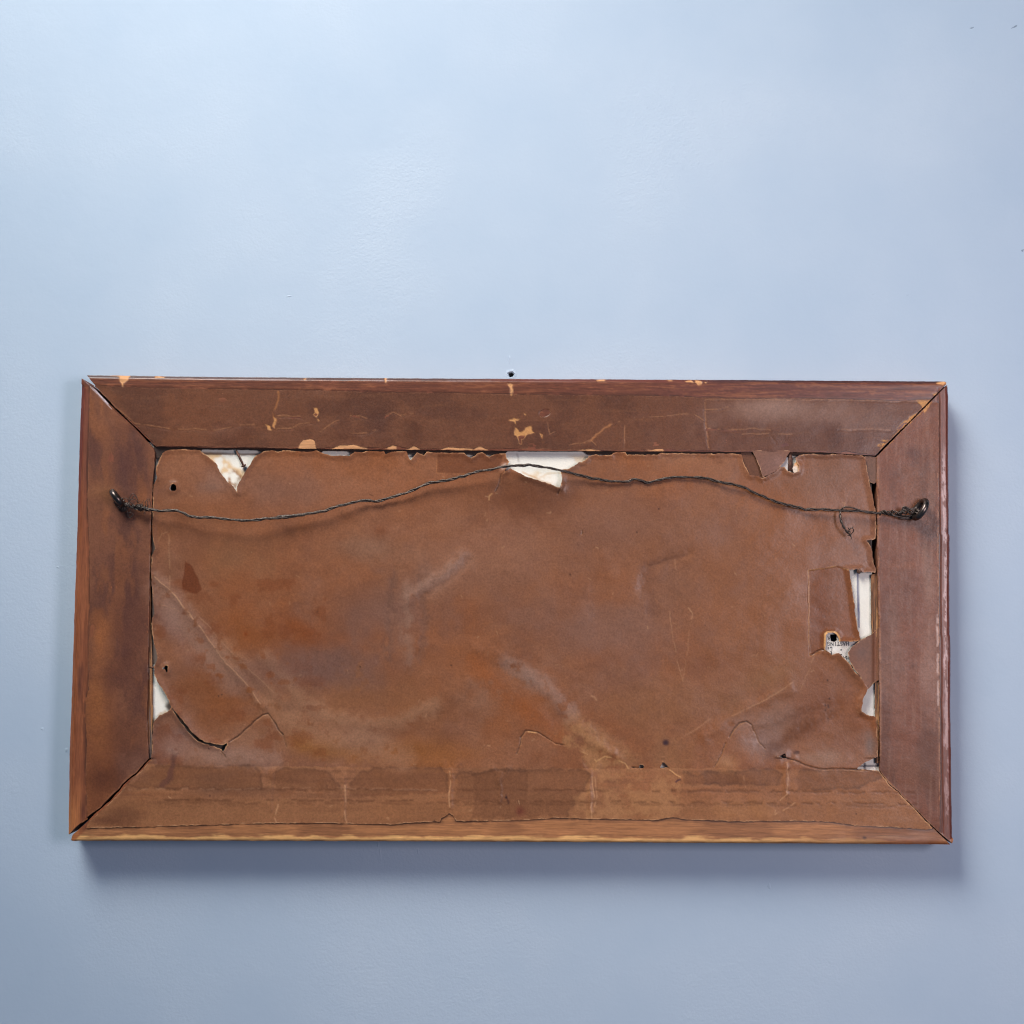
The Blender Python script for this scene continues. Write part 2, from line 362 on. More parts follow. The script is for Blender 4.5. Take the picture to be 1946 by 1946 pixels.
for pl in ([(567, 853), (569, 838), (577, 833), (589, 830), (600, 835), (601, 853)], [(628, 854), (645, 843), (671, 843), (695, 849), (697, 854)], [(733, 854), (745, 842), (753, 849), (754, 854)], [(773, 855), (786, 844), (797, 848), (798, 855)], [(836, 855), (849, 846), (860, 849), (898, 850), (898, 856)], [(899, 856), (911, 845), (924, 848), (927, 856)],
           [(1098, 857), (1110, 848), (1128, 846), (1142, 857)], [(1225, 857), (1258, 850), (1262, 858)]):
    wood.blob(pl, (206, 156, 108), 0.95, 1.0, 1.5, rough=0.6)
wood.stroke([(157, 717), (180, 740), (205, 767)], 3.0, (208, 206, 222), 0.9, 1.0, 0.5)  # lit face of the upper left mitre painted as a pale line
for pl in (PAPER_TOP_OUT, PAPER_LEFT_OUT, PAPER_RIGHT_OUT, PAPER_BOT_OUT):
    wood.stroke(pl, 3.0, (62, 38, 30), 0.75, 1.4, 0.3, 0.22, h=-0.3)  # thin shadow beside the glued paper painted onto the wood
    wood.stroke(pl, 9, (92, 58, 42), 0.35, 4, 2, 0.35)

# ------------------------------------------------------------------ painting: kraft paper
paper = Canvas((142, 91, 66), 0.44)
b1 = fbm(gX, gY, 210, 150, 41, 5)
b2 = fbm(gX, gY, 90, 70, 42, 5)
b3 = fbm(gX, gY, 34, 30, 43, 4)
mixmap(paper, sstep(0.40, 0.85, b1), (146, 88, 57), 0.85)
mixmap(paper, 1 - sstep(0.15, 0.5, b1), (136, 94, 80), 0.5)
mixmap(paper, sstep(0.55, 0.85, b2), (124, 78, 58), 0.5)
mixmap(paper, 1 - sstep(0.12, 0.42, b2), (156, 106, 82), 0.4)
mixmap(paper, sstep(0.6, 0.9, b3), (120, 72, 50), 0.25)
for a in (
        (640, 940, 190, 60, (147, 97, 75), 0.5), (1180, 1000, 200, 70, (136, 92, 74), 0.6), (1010, 945, 90, 30, (112, 68, 48), 0.55), (1490, 1010, 60, 110, (140, 84, 52), 0.7, 10),
        (1390, 1160, 160, 110, (143, 92, 66), 0.6), (1150, 1200, 150, 60, (130, 92, 80), 0.6), (1270, 1110, 40, 60, (128, 88, 72), 0.45), (740, 1160, 120, 60, (128, 90, 78), 0.7), (600, 1265, 120, 55, (122, 86, 76), 0.75),
        (680, 1330, 130, 45, (142, 92, 62), 0.55), (470, 1205, 70, 40, (144, 84, 50), 0.8, 25), (560, 1190, 50, 22, (136, 76, 44), 0.7, 30), (900, 1080, 160, 50, (142, 96, 76), 0.5), (855, 1085, 34, 12, (164, 130, 120), 0.28, -35),
        (820, 1105, 30, 20, (156, 120, 108), 0.28, -25), (920, 1275, 45, 26, (148, 88, 54), 0.6, 30), (1020, 1295, 46, 18, (152, 122, 114), 0.45, 38), (940, 1330, 70, 30, (146, 108, 92), 0.5), (1000, 1345, 60, 45, (146, 86, 52), 0.7),
        (575, 1412, 40, 20, (146, 92, 48), 0.9, 15), (630, 1425, 50, 18, (148, 94, 54), 0.7), (790, 1425, 80, 30, (150, 93, 54), 0.7), (700, 1405, 60, 18, (152, 110, 90), 0.6), (540, 1370, 50, 30, (156, 108, 82), 0.6, 40),
        (420, 1310, 60, 60, (138, 82, 50), 0.75), (370, 1240, 40, 40, (148, 100, 82), 0.5), (330, 1180, 25, 40, (150, 112, 104), 0.6), (330, 1415, 40, 28, (140, 108, 104), 0.6), (440, 1440, 60, 20, (150, 112, 98), 0.6), (470, 1400, 40, 25, (150, 106, 86), 0.5),
        (1270, 1350, 120, 50, (144, 96, 68), 0.5), (1480, 1260, 70, 60, (140, 88, 60), 0.6), (1570, 1340, 60, 50, (134, 84, 62), 0.7), (1520, 1390, 44, 18, (112, 62, 38), 0.75, -25), (1470, 1375, 40, 25, (140, 104, 92), 0.6, -20),
        (1475, 1425, 35, 16, (130, 104, 102), 0.6, 15), (1610, 1420, 40, 30, (142, 96, 78), 0.5), (1560, 1440, 60, 14, (150, 112, 94), 0.5), (1655, 1415, 10, 18, (128, 108, 104), 0.6), (1560, 910, 60, 40, (128, 88, 72), 0.6), (1455, 1290, 60, 20, (150, 104, 72), 0.4, -25),
        (400, 900, 60, 40, (142, 94, 74), 0.6), (405, 925, 28, 14, (152, 118, 108), 0.4), (520, 930, 70, 40, (132, 92, 78), 0.6), (720, 1010, 12, 10, (120, 66, 40), 0.5), (440, 1060, 60, 40, (136, 94, 70), 0.5), (700, 1040, 60, 20, (140, 104, 88), 0.4)):
    paper.spot(*a[:5], min(a[5] * 1.3, 1), ang=a[6] if len(a) > 6 else 0, wob=0.9)  # tone patches of the stock; the pale lavender ones paint its sheen
mixmap(paper, 1 - sstep(1085, 1275, gX + 0.0) * 0 - 1 + sstep(0.62, 0.8, b3) * (gY > 1100) * (gX < 620) * 0.8, (128, 68, 38), 0.5)
paper.blob(K(1, 970, 1488, 1030, 1540, 1078, 1640, 1098, 1692, 1060, 1732, 945, 1702, 962, 1590), (108, 54, 30), 0.85, 1.6, 2.0)
paper.blob(K(1, 985, 1760, 1090, 1700, 1200, 1800, 1120, 1790), (118, 62, 36), 0.35, 6, 5)
paper.blob(K(2, 1280, 706, 1480, 702, 1530, 740, 1610, 700, 1760, 710, 1740, 835, 1560, 850, 1275, 846), (116, 68, 46), 0.75, 1.5, 1)
paper.stroke(K(2, 1280, 706, 1275, 846, 1500, 856), 1.2, (176, 116, 80), 0.6, 0.8, 1, 0.35)
paper.blob([(1536, 1085), (1560, 1081), (1590, 1076.5), (1612, 1083), (1620, 1114), (1628, 1178), (1635, 1217), (1596, 1218), (1592, 1204), (1568, 1203), (1567, 1236), (1556, 1242), (1540, 1246), (1537, 1200)], (126, 74, 46), 0.9, 1.0, 1.2, h=-1.1)
paper.spot(1560, 1150, 16, 80, (116, 62, 34), 0.6, wob=0.6)
paper.spot(1608, 1190, 14, 40, (138, 84, 60), 0.6, wob=0.6)
paper.stroke([(1540, 1246), (1537, 1200), (1538.5, 1130), (1536, 1084), (1560, 1081), (1590, 1075.5), (1612, 1083)], 1.4, (196, 140, 100), 0.8, 0.8, 0.8, 0.3)
paper.stroke([(1569, 1235), (1569, 1206), (1573, 1202), (1588, 1202), (1593, 1208), (1595, 1217)], 5.0, (222, 166, 112), 1.0, 0.8, 0.6)
# glued paper over the moulding
onT = gY < line_y(gX, [(q[0], q[1]) for q in TOP_IN]) + 1
mT = onT & (gY < 870)
mL = (gX < line_x(gY, LEFT_IN) + 0.5)
mR = (gX > line_x(gY, RIGHT_IN) - 0.5)
inB = np.interp(gX, [285, 400, 900, 1400, 1670], [1452, 1456, 1459, 1461, 1465])
mB = (gY > inB + 3 * wob1)
mT &= (gX - 163 > (gY - 712) * 0.95) & (1800 - gX > (gY - 726) * 0.98)
mB &= (gX - 135 > (1596 - gY) * 1.02) & (1808 - gX > (1606 - gY) * 0.97)
mL &= ~mT & ~mB; mR &= ~mT & ~mB
mixmap(paper, mT * 1.0, (112, 76, 62), 0.93)
mixmap(paper, mT * (1 - sstep(300, 560, gX)), (124, 81, 61), 0.7)
mixmap(paper, mT * sstep(0.5, 0.8, b2), (92, 62, 54), 0.6)
mixmap(paper, mT * sstep(1150, 1450, gX), (112, 78, 70), 0.6)
mixmap(paper, mT * sstep(0.55, 0.85, hgr), (128, 90, 70), 0.3)
mixmap(paper, mT * sstep(0.6, 0.8, b3) * (gY > 800), (90, 58, 50), 0.35)
mixmap(paper, mL * 1.0, (114, 78, 64), 0.92)
mixmap(paper, mL * sstep(0.42, 0.75, fbm(gX, gY, 50, 110, 51, 5)), (88, 60, 56), 0.8)
mixmap(paper, mL * (1 - sstep(0.2, 0.42, fbm(gX, gY, 30, 120, 52, 5))), (134, 88, 62), 0.6)
mixmap(paper, mL * sstep(1180, 1450, gY) * (1 - sstep(205, 235, gX)), (134, 84, 54), 0.6)
mixmap(paper, mR * 1.0, (124, 80, 66), 0.93, 0.5)
mixmap(paper, mR * sstep(0.45, 0.8, fbm(gX, gY, 40, 140, 53, 5)), (100, 68, 60), 0.7)
mixmap(paper, mR * sstep(0.55, 0.8, fbm(gX, gY, 5, 80, 54, 5)), (150, 116, 106), 0.32)
mixmap(paper, mB * 1.0, (138, 92, 65), 0.6)
bs = fbm(gX, gY, 130, 9, 55, 5)
mixmap(paper, mB * sstep(0.5, 0.8, bs), (142, 97, 70), 0.5)
mixmap(paper, mB * (1 - sstep(0.15, 0.45, bs)), (98, 64, 48), 0.35)
mixmap(paper, mB * sstep(1505, 1535, gY), (138, 92, 64), 0.6)
mixmap(paper, mB * sstep(1330, 1450, gX), (140, 92, 66), 0.4)
for a in ((238, 885, 34, 70, (82, 56, 56), 0.8), (225, 870, 60, 26, (88, 60, 58), 0.5, 30), (262, 1000, 26, 60, (100, 70, 62), 0.4), (205, 1050, 22, 60, (108, 74, 64), 0.4), (255, 1140, 26, 60, (84, 56, 52), 0.6), (240, 1230, 34, 80, (86, 56, 52), 0.7), (205, 820, 20, 70, (132, 90, 70), 0.5), (196, 935, 26, 20, (132, 92, 66), 0.6),
          (190, 1210, 16, 40, (150, 96, 60), 0.6), (184, 1340, 16, 50, (150, 98, 62), 0.6), (190, 1480, 22, 20, (92, 58, 46), 0.6), (235, 1400, 40, 50, (106, 68, 52), 0.6), (255, 1455, 30, 18, (136, 100, 88), 0.5, -40), (205, 1480, 28, 24, (86, 52, 42), 0.6), (1738, 862, 18, 16, (84, 58, 58), 0.65), (1700, 905, 22, 22, (100, 70, 66), 0.5), (1735, 960, 24, 60, (118, 84, 66), 0.4), (1722, 1120, 30, 50, (100, 66, 56), 0.5),
          (1735, 1460, 40, 40, (124, 88, 72), 0.5), (1735, 1265, 6, 6, (72, 46, 40), 0.5), (1720, 1075, 30, 10, (140, 94, 74), 0.45), (1480, 782, 110, 22, (152, 124, 118), 0.7), (1450, 772, 50, 14, (166, 138, 134), 0.5), (1600, 788, 60, 24, (142, 112, 106), 0.6), (1765, 1110, 14, 60, (156, 126, 118), 0.5), (1700, 1250, 16, 120, (140, 106, 96), 0.5), (1765, 1260, 16, 90, (160, 130, 124), 0.5), (720, 800, 26, 30, (84, 58, 54), 0.6), (790, 830, 20, 22, (88, 56, 46), 0.6), (450, 835, 30, 14, (104, 64, 46), 0.5), (200, 725, 40, 14, (88, 62, 54), 0.5),
          (420, 820, 26, 14, (140, 100, 86), 0.4), (1590, 835, 10, 14, (84, 54, 48), 0.6), (1636, 835, 8, 16, (86, 56, 50), 0.5), (1455, 825, 26, 12, (108, 74, 56), 0.5), (200, 1560, 40, 10, (88, 52, 40), 0.7), (230, 1545, 26, 16, (92, 56, 42), 0.6), (400, 1478, 40, 14, (98, 70, 60), 0.6), (445, 1500, 120, 6, (104, 70, 56), 0.4), (372, 1518, 20, 8, (104, 64, 40), 0.5)):
    paper.spot(*a[:6], ang=a[6] if len(a) > 6 else 0, wob=1.0)  # stains and tone patches; the lilac ones at the right paint sheen
# bottom strip: stuck arches between the tented creases
ARCH = (110, 70, 50)
for pl in (K(5, 720, 1262, 1480, 1262, 1530, 1310, 1540, 1420, 620, 1425, 560, 1400), K(6, 90, 1310, 150, 1275, 360, 1278, 470, 1310, 560, 1390, 580, 1460, 120, 1420, 60, 1390), K(6, 640, 1400, 690, 1330, 820, 1278, 1300, 1275, 1340, 1330, 1360, 1450, 680, 1480, 640, 1460),
           K(6, 1410, 1330, 1440, 1300, 1640, 1310, 1720, 1280, 1932, 1280, 1932, 1500, 1420, 1500), K(7, 0, 1320, 130, 1290, 800, 1285, 860, 1340, 780, 1460, 680, 1620, 300, 1640, 0, 1640), K(7, 1540, 1300, 1640, 1325, 1780, 1300, 1932, 1300, 1932, 1380, 1700, 1400, 1560, 1395), K(8, 0, 1300, 500, 1290, 560, 1320, 540, 1400, 0, 1390), K(8, 680, 1290, 1270, 1290, 1300, 1340, 1120, 1420, 680, 1440)):
    paper.blob(pl, ARCH, 0.6, 3.0, 3.5)
    paper.stroke(pl[:6], 2.4, (80, 52, 40), 0.5, 3.5, 3.0, 0.25)
paper.blob(K(7, 930, 1300, 1280, 1320, 1420, 1330, 1500, 1400, 1520, 1600, 1380, 1640, 700, 1640, 790, 1460, 870, 1360), (160, 112, 78), 0.6, 10, 8, 0.34)
paper.blob(K(7, 700, 940, 780, 930, 1000, 1100, 1130, 1180, 1130, 1280, 880, 1290, 760, 1160, 600, 1020), (170, 120, 84), 0.7, 7, 9, 0.42)
paper.spot(1265, 1440, 40, 30, (160, 112, 80), 0.5, wob=1.2)
paper.blob(K(8, 60, 1540, 480, 1500, 520, 1640, 60, 1650), (152, 102, 68), 0.5, 8, 6)
for yy, aa in ((1500, 0.55), (1521, 0.6), (1526, 0.4)):
    paper.stroke([(300, yy), (700, yy + 1), (1000, yy + 2), (1400, yy + 4), (1740, yy + 7)], 3.0, (96, 60, 42), aa, 2.5, 2.0, 0.42, h=-0.4, seed=int(yy))
paper.stroke([(246, 1501), (600, 1497), (830, 1500)], 2.0, (160, 116, 92), 0.4, 2, 2, 0.45)
paper.stroke(K(5, 905, 1175, 870, 1290, 860, 1350, 800, 1405), 8, (84, 52, 50), 0.6, 4, 3, 0.25)
paper.stroke(K(7, 240, 1470, 255, 1530), 2.2, (66, 40, 40), 0.6, 1.5, 1)
paper.spot(*K(7, 238, 1490)[0], 2.2, 2.5, (40, 24, 30), 0.9, wob=0, pw=2)
paper.spot(*K(7, 1410, 1088)[0], 6, 5.5, (52, 32, 44), 0.95, wob=0.7, pw=2)
paper.stroke(K(7, 1485, 1375, 1500, 1362, 1515, 1358), 3, (62, 36, 48), 0.85, 1, 0.6)
paper.spot(*K(7, 345, 1590)[0], 11, 9, (104, 50, 42), 0.6, wob=1.2)
paper.spot(*K(6, 1880, 1590)[0], 6, 9, (104, 50, 42), 0.5, wob=1.2)
paper.spot(*K(8, 672, 1158)[0], 7, 4, (78, 46, 38), 0.85, wob=1.0, pw=2)
paper.spot(*K(5, 1418, 290)[0], 4, 5, (132, 62, 26), 0.9, wob=0.6)
for q in (K(8, 900, 630, 915, 765, 885, 812, 905, 812, 908, 828, 886, 850, 905, 910) + K(6, 1258, 1660, 712, 530, 1380, 520) + K(3, 800, 1285, 1200, 1280, 1360, 1110, 710, 1590) + K(5, 1240, 735, 1215, 745, 1155, 1478) + K(8, 1110, 1610)):
    paper.spot(q[0], q[1], 1.6, 1.9, (48, 28, 26), 0.85, wob=0, pw=2)
r_ = np.random.default_rng(5)
for i in range(170):       # flecks and fibres in the kraft stock
    x, y = r_.uniform(300, 1660), r_.uniform(870, 1560)
    a = r_.uniform(0, 6.3); ln = r_.uniform(1.5, 7)
    bright = r_.random() < 0.45
    paper.stroke([(x, y), (x + ln * math.cos(a), y + ln * math.sin(a))], 1.0, (186, 140, 108) if bright else (86, 54, 42), r_.uniform(0.25, 0.7), 0.9, 0.5)
# scratches, scuffs, hairs
for pts, w, a in ((K(7, 1440, 120, 1460, 280, 1500, 500, 1540, 640), 1.2, 0.5), (K(7, 1580, 95, 1612, 140, 1595, 205), 1.6, 0.75), (K(7, 1590, 210, 1570, 420, 1540, 620), 1.2, 0.3), (K(7, 1530, 1050, 1640, 985, 1740, 915), 3.5, 0.35), (K(7, 865, 745, 885, 752, 905, 775), 4, 0.5), (K(7, 75, 1105, 118, 1110), 2.2, 0.75),
                  (K(3, 540, 1138, 562, 1142, 568, 1130), 1.6, 0.7), (K(3, 1480, 1480, 1500, 1640), 1.4, 0.4), (K(1, 850, 1300, 858, 1500, 860, 1690), 2.2, 0.4), (K(1, 760, 1370, 800, 1290, 845, 1280), 2.0, 0.4), (K(8, 350, 820, 520, 730, 650, 640), 2.0, 0.6), (K(8, 200, 890, 350, 820), 2.5, 0.35), (K(8, 700, 700, 770, 540, 800, 450), 1.4, 0.4),
                  (K(8, 1015, 1060, 1000, 1100), 1.5, 0.3), (K(4, 1010, 1065, 1030, 1060, 1028, 1085), 1.6, 0.6), (K(6, 1370, 1300, 1375, 1400, 1365, 1480, 1372, 1560), 2.4, 0.6), (K(6, 600, 1400, 610, 1500, 600, 1600, 612, 1670), 3.0, 0.6), (K(6, 110, 1540, 85, 1640, 95, 1670), 3.0, 0.6), (K(6, 915, 1640, 935, 1650, 940, 1660), 5, 0.7),
                  (K(7, 870, 1340, 885, 1480, 860, 1560, 868, 1640), 2.4, 0.7), (K(7, 890, 1340, 905, 1480, 885, 1560), 2.0, 0.5), (K(8, 600, 1230, 610, 1340, 600, 1470), 2.4, 0.55), (K(8, 500, 1620, 600, 1570, 660, 1525), 2.0, 0.7), (K(8, 510, 1600, 540, 1520, 600, 1470), 2.0, 0.6), (K(6, 960, 1215, 1010, 1220), 2, 0.4), (K(8, 280, 1330, 300, 1420), 1.4, 0.4)):
    paper.stroke(pts, w * 0.7, (196, 146, 112), a * 0.8, 1.0, 0.8, 0.30, h=0.12)
paper.spot(*K(8, 160, 1235)[0], 14, 9, (172, 120, 84), 0.7, wob=1.0)
# tan scuffed wood showing through the strip on the top rail
CH = lambda pl, **k: paper.blob(pl, BARE, 0.95, 0.9, 2.4, h=-0.5, rough=0.6, **k)
for pl in (K(2, 380, 360, 405, 362, 412, 400, 398, 430, 376, 420, 385, 395), K(2, 395, 440, 412, 448, 404, 458), K(3, 250, 196, 287, 196, 283, 240, 276, 280, 262, 275, 265, 230),
           K(3, 258, 460, 300, 444, 340, 458, 312, 464, 310, 500, 300, 470), K(3, 300, 522, 345, 545, 380, 512, 420, 505, 425, 540, 450, 555, 390, 566, 365, 590, 348, 590, 352, 628, 332, 628, 325, 580, 300, 562), K(3, 482, 556, 515, 570, 500, 590), K(3, 360, 405, 382, 415, 370, 422),
           K(1, 1560, 490, 1595, 500, 1610, 525, 1575, 520), K(1, 1615, 440, 1640, 450, 1632, 510, 1618, 490), K(4, 1555, 312, 1650, 315, 1640, 345, 1590, 370), K(4, 1600, 380, 1655, 335, 1640, 360, 1610, 400), K(4, 1410, 535, 1440, 480, 1500, 440, 1560, 400, 1600, 380, 1520, 460, 1440, 525), K(4, 1265, 650, 1275, 630, 1330, 630, 1310, 648), K(4, 1290, 605, 1345, 605, 1320, 615), K(4, 1700, 315, 1725, 318, 1715, 335)):
    CH(pl)
for pl in (K(1, 1655, 250, 1650, 330, 1625, 400, 1620, 450), K(1, 1640, 450, 1625, 500), K(3, 505, 575, 515, 660), K(3, 855, 612, 920, 550, 1000, 490)):
    paper.stroke(pl, 2.6, (178, 122, 80), 0.65, 1.6, 1.8, 0.42, h=-0.2)
for pl in (K(1, 600, 480, 760, 500, 900, 525, 1050, 518, 1180, 535, 1290, 515, 1400, 490, 1480, 490), K(1, 1640, 425, 1720, 420, 1760, 432, 1820, 428), K(1, 1640, 520, 1760, 515, 1820, 480, 1900, 475), K(2, 100, 425, 200, 430, 270, 425), K(2, 640, 425, 720, 425, 760, 445), K(2, 420, 545, 520, 470, 560, 460), K(2, 640, 552, 780, 550, 840, 525),
           K(2, 900, 420, 960, 400, 1010, 425, 1100, 405), K(3, 700, 640, 800, 625, 860, 605, 900, 640), K(3, 860, 600, 920, 550, 1000, 490, 1080, 465), K(3, 1180, 440, 1380, 430, 1610, 408, 1690, 460), K(3, 1700, 330, 1705, 480, 1715, 560, 1725, 660), K(3, 1715, 380, 1840, 370), K(3, 1720, 520, 1932, 528), K(3, 1110, 500, 1105, 660), K(3, 540, 470, 560, 560, 610, 540),
           K(4, 0, 380, 90, 378, 170, 360), K(4, 0, 520, 200, 528, 360, 518, 480, 530), K(4, 270, 560, 480, 555, 640, 560), K(4, 980, 520, 1090, 532, 1210, 520, 1360, 532), K(4, 485, 560, 520, 620), K(4, 0, 310, 200, 305, 600, 310, 1000, 308, 1400, 318, 1690, 316), K(4, 5, 440, 10, 560, 25, 660)):
    paper.stroke(pl, 1.0, (186, 138, 108), 0.55, 1.0, 0.9, 0.30, h=0.25)
    paper.ridge([(x, y + 2.0) for x, y in pl], 2.0, -0.3)
paper.spot(*K(3, 525, 405)[0], 8, 5, (36, 22, 20), 0.95, ang=-15, wob=0.5, pw=2.5, h=-4)
paper.stroke(K(3, 490, 425, 520, 392, 560, 390), 2, (170, 130, 104), 0.5, 1.2, 1)
# sheen and shading of the folds painted into the sheet's colour, plus brown streaks
for pl, w, c_, a_, so in (([(505, 1250), (560, 1318), (620, 1360), (690, 1378), (760, 1372), (830, 1340)], 16, (166, 122, 98), 0.5, 16), ([(420, 1235), (520, 1335), (640, 1402), (760, 1440)], 34, (164, 118, 94), 0.5, 26), ([(300, 1115), (340, 1165), (395, 1235), (440, 1300)], 34, (156, 120, 108), 0.5, 22),
                          ([(965, 1262), (1030, 1302), (1085, 1352)], 20, (160, 130, 122), 0.4, 18), ([(1090, 1372), (1160, 1420), (1200, 1445)], 24, (172, 124, 90), 0.4, 18), ([(748, 1090), (740, 1160), (738, 1255)], 8, (110, 78, 68), 0.55, 10), ([(802, 1105), (808, 1170), (800, 1260)], 7, (112, 80, 70), 0.5, 9), ([(775, 1110), (772, 1200), (778, 1270)], 10, (156, 120, 106), 0.4, 12),
                          ([(480, 1285), (560, 1268), (680, 1275)], 50, (122, 88, 80), 0.5, 34), ([(1465, 1425), (1515, 1388), (1585, 1352)], 16, (104, 60, 36), 0.55, 16), ([(900, 1255), (940, 1300), (1000, 1350), (1060, 1400)], 22, (148, 84, 48), 0.5, 18), ([(780, 1128), (840, 1092), (885, 1052)], 9, (170, 136, 126), 0.3, 12), ([(1235, 1075), (1225, 1110), (1240, 1160)], 16, (118, 80, 68), 0.45, 16),
                          ([(330, 1420), (440, 1438), (520, 1445)], 22, (158, 120, 108), 0.5, 18), ([(1380, 1385), (1450, 1370), (1500, 1345)], 20, (150, 112, 100), 0.4, 18)):
    paper.stroke(pl, w, c_, a_, so, 6.0, 0.22)
# creases in the loose sheet
for pl, w, a in ((K(1, 745, 1610, 850, 1690, 960, 1820, 1040, 1925), 2.4, 0.75), (K(5, 890, 0, 1010, 155, 1100, 260, 1160, 345, 1240, 460, 1330, 560, 1440, 680, 1540, 825), 2.2, 0.75), (K(5, 1040, 165, 1070, 160, 1150, 235, 1240, 350, 1360, 470, 1500, 600, 1620, 720), 2.0, 0.35), (K(5, 770, 70, 880, 100, 1000, 160), 1.6, 0.35)):
    paper.stroke(pl, w * 0.55, (200, 152, 122), a * 0.8, 1.1, 1.0, 0.28, h=0.15)
paper.ridge(K(1, 745, 1610, 850, 1690, 960, 1820, 1040, 1925) + K(5, 1010, 155, 1160, 345, 1330, 560, 1540, 825), 9, 2.0)
paper.ridge(K(5, 1240, 350, 1360, 470, 1500, 600, 1700, 800), 12, 1.6)
for pl, w, h in (([(505, 1250), (560, 1318), (620, 1360), (690, 1375), (760, 1368), (830, 1340), (885, 1298)], 16, 2.2), ([(752, 1080), (738, 1150), (742, 1200), (720, 1255)], 9, -1.6), ([(800, 1105), (806, 1160), (808, 1210), (795, 1250)], 8, -1.5), ([(778, 1110), (780, 1190)], 9, 1.0), ([(880, 1050), (845, 1088), (800, 1118), (770, 1150)], 8, 1.6),
                 ([(890, 1068), (850, 1105), (815, 1130)], 7, -1.4), ([(905, 1230), (985, 1268), (1040, 1310), (1090, 1370), (1160, 1430)], 13, 2.4), ([(930, 1250), (1000, 1300), (1060, 1370)], 14, -1.6), ([(1100, 1400), (1180, 1440)], 8, 1.4), ([(1220, 1120), (1235, 1080), (1310, 1050)], 9, -1.4), ([(1222, 1100), (1240, 1170)], 10, -1.0), ([(1340, 1400), (1420, 1345), (1500, 1310)], 10, 1.6),
                 ([(1440, 1400), (1520, 1365), (1590, 1340)], 14, -2.4), ([(1500, 1425), (1600, 1380), (1660, 1330)], 22, 2.0), ([(640, 1310), (700, 1320), (760, 1300)], 34, -2.2), ([(600, 1420), (700, 1405), (800, 1415)], 12, 1.2), ([(960, 905), (1000, 930), (1070, 930)], 14, 1.8), ([(1030, 975), (940, 985), (900, 1000)], 22, -1.5), ([(330, 1000), (325, 1080), (330, 1110)], 8, 1.3), ([(410, 920), (470, 935), (520, 980)], 16, 1.4),
                 ([(1090, 1000), (1250, 1010), (1330, 985)], 24, 1.2), ([(1130, 1110), (1140, 1210)], 18, -1.0), ([(600, 1130), (680, 1100), (760, 1040)], 26, 1.2), ([(1360, 1240), (1440, 1200), (1500, 1120)], 26, 1.4)):
    paper.ridge(pl, w * 1.1, h * 0.75, 3.0)
paper.h += (fbm(gX, gY, 240, 190, 61, 3) - 0.5) * 5.0 * (~(mT | mL | mR)) * sstep(-2, 50, np.interp(gX, [285, 400, 900, 1400, 1670], [1452, 1456, 1459, 1461, 1465]) - gY)
paper.h += (fbm(gX, gY, 70, 60, 62, 3) - 0.5) * 1.3
paper.h += (b3 - 0.5) * 0.35
# tents where the sheet bridges the step of the bottom rail
for x, y0, y1 in ((515, 1462, 1540), (654, 1468, 1555), (857, 1462, 1535), (1122, 1465, 1545), (950, 1470, 1520), (1494, 1452, 1510)):
    paper.ridge([(x, y0), (x, y1)], 4, 1.2)
    paper.ridge([(x - 16, y0 - 12), (x, y0 + 14), (x + 16, y0 - 12)], 6, 0.9)
flat = sstep(-4, 60, inB - gY)
paper.h += -2.2 * flat * (~(mT | mL | mR)) + 0.0
# fine tears: dark split with a pale fibrous lip
for pl, w in ((K(5, 1290, 1085, 1360, 1045, 1480, 930, 1540, 885, 1580, 875, 1600, 905, 1640, 950, 1660, 1000, 1690, 1030), 2.4), (K(5, 1690, 1030, 1715, 1120), 1.2), (K(7, 350, 1050, 385, 1000, 420, 1000, 470, 1010, 545, 1055), 1.8), (K(7, 545, 1055, 600, 1095, 670, 1104), 1.2), (K(7, 315, 1170, 345, 1090, 350, 1050), 1.4), (K(7, 1160, 1270, 1225, 1274), 1.6),
              (K(8, 595, 1200, 660, 1218, 740, 1255, 860, 1282, 980, 1278, 1110, 1286, 1200, 1288), 2.0), (K(8, 180, 1050, 215, 985, 255, 945, 305, 932, 345, 960, 360, 1000), 2.0), (K(8, 360, 1000, 390, 1070, 440, 1130), 1.2), (K(8, 150, 1090, 125, 1170, 65, 1260), 1.3), (K(3, 205, 850, 190, 930, 160, 980), 1.6), (K(3, 640, 950, 622, 1000), 1.8), (K(5, 1240, 1150, 1275, 1195), 1.4),
              (K(8, 780, 445, 830, 412, 862, 402, 890, 418), 2.0), (K(7, 255, 0, 250, 0), 1.0), (K(3, 800, 1270, 798, 1300), 1.6)):
    paper.stroke(pl, w * 0.8, (52, 32, 24), 0.75, 0.8, 0.9, h=-1.6)
    paper.stroke([(x + 0.6, y + w * 0.8 + 0.6) for x, y in pl], 1.2, (186, 132, 96), 0.4, 0.9, 0.9, 0.42, h=0.2)
for pl in (K(3, 160, 980, 115, 1020, 108, 1045), K(7, 780, 1155, 840, 1175, 900, 1225, 960, 1190, 1030, 1200, 1110, 1240, 1130, 1275), K(7, 1440, 1290, 1480, 1320, 1520, 1340), K(7, 400, 1005, 460, 1012)):
    paper.stroke(pl, 1.5, (214, 160, 112), 0.7, 1.0, 1.1, 0.3, h=0.3)
# paper lifts a little at its torn edges
paper.ridge(K(5, 780, 650, 850, 770, 930, 880, 1010, 985, 1110, 1070), 14, 3.0, 1)
paper.ridge([(958, 893), (1000, 905), (1063, 926)], 10, 3.0, 1)
paper.stroke(K(3, 1250, 1540, 1400, 1490, 1560, 1440), 3, (104, 66, 50), 0.5, 3, 2, 0.2)
paper.ridge([(1600, 1248), (1632, 1286), (1646, 1310), (1637, 1345)], 10, 2.5, 1)
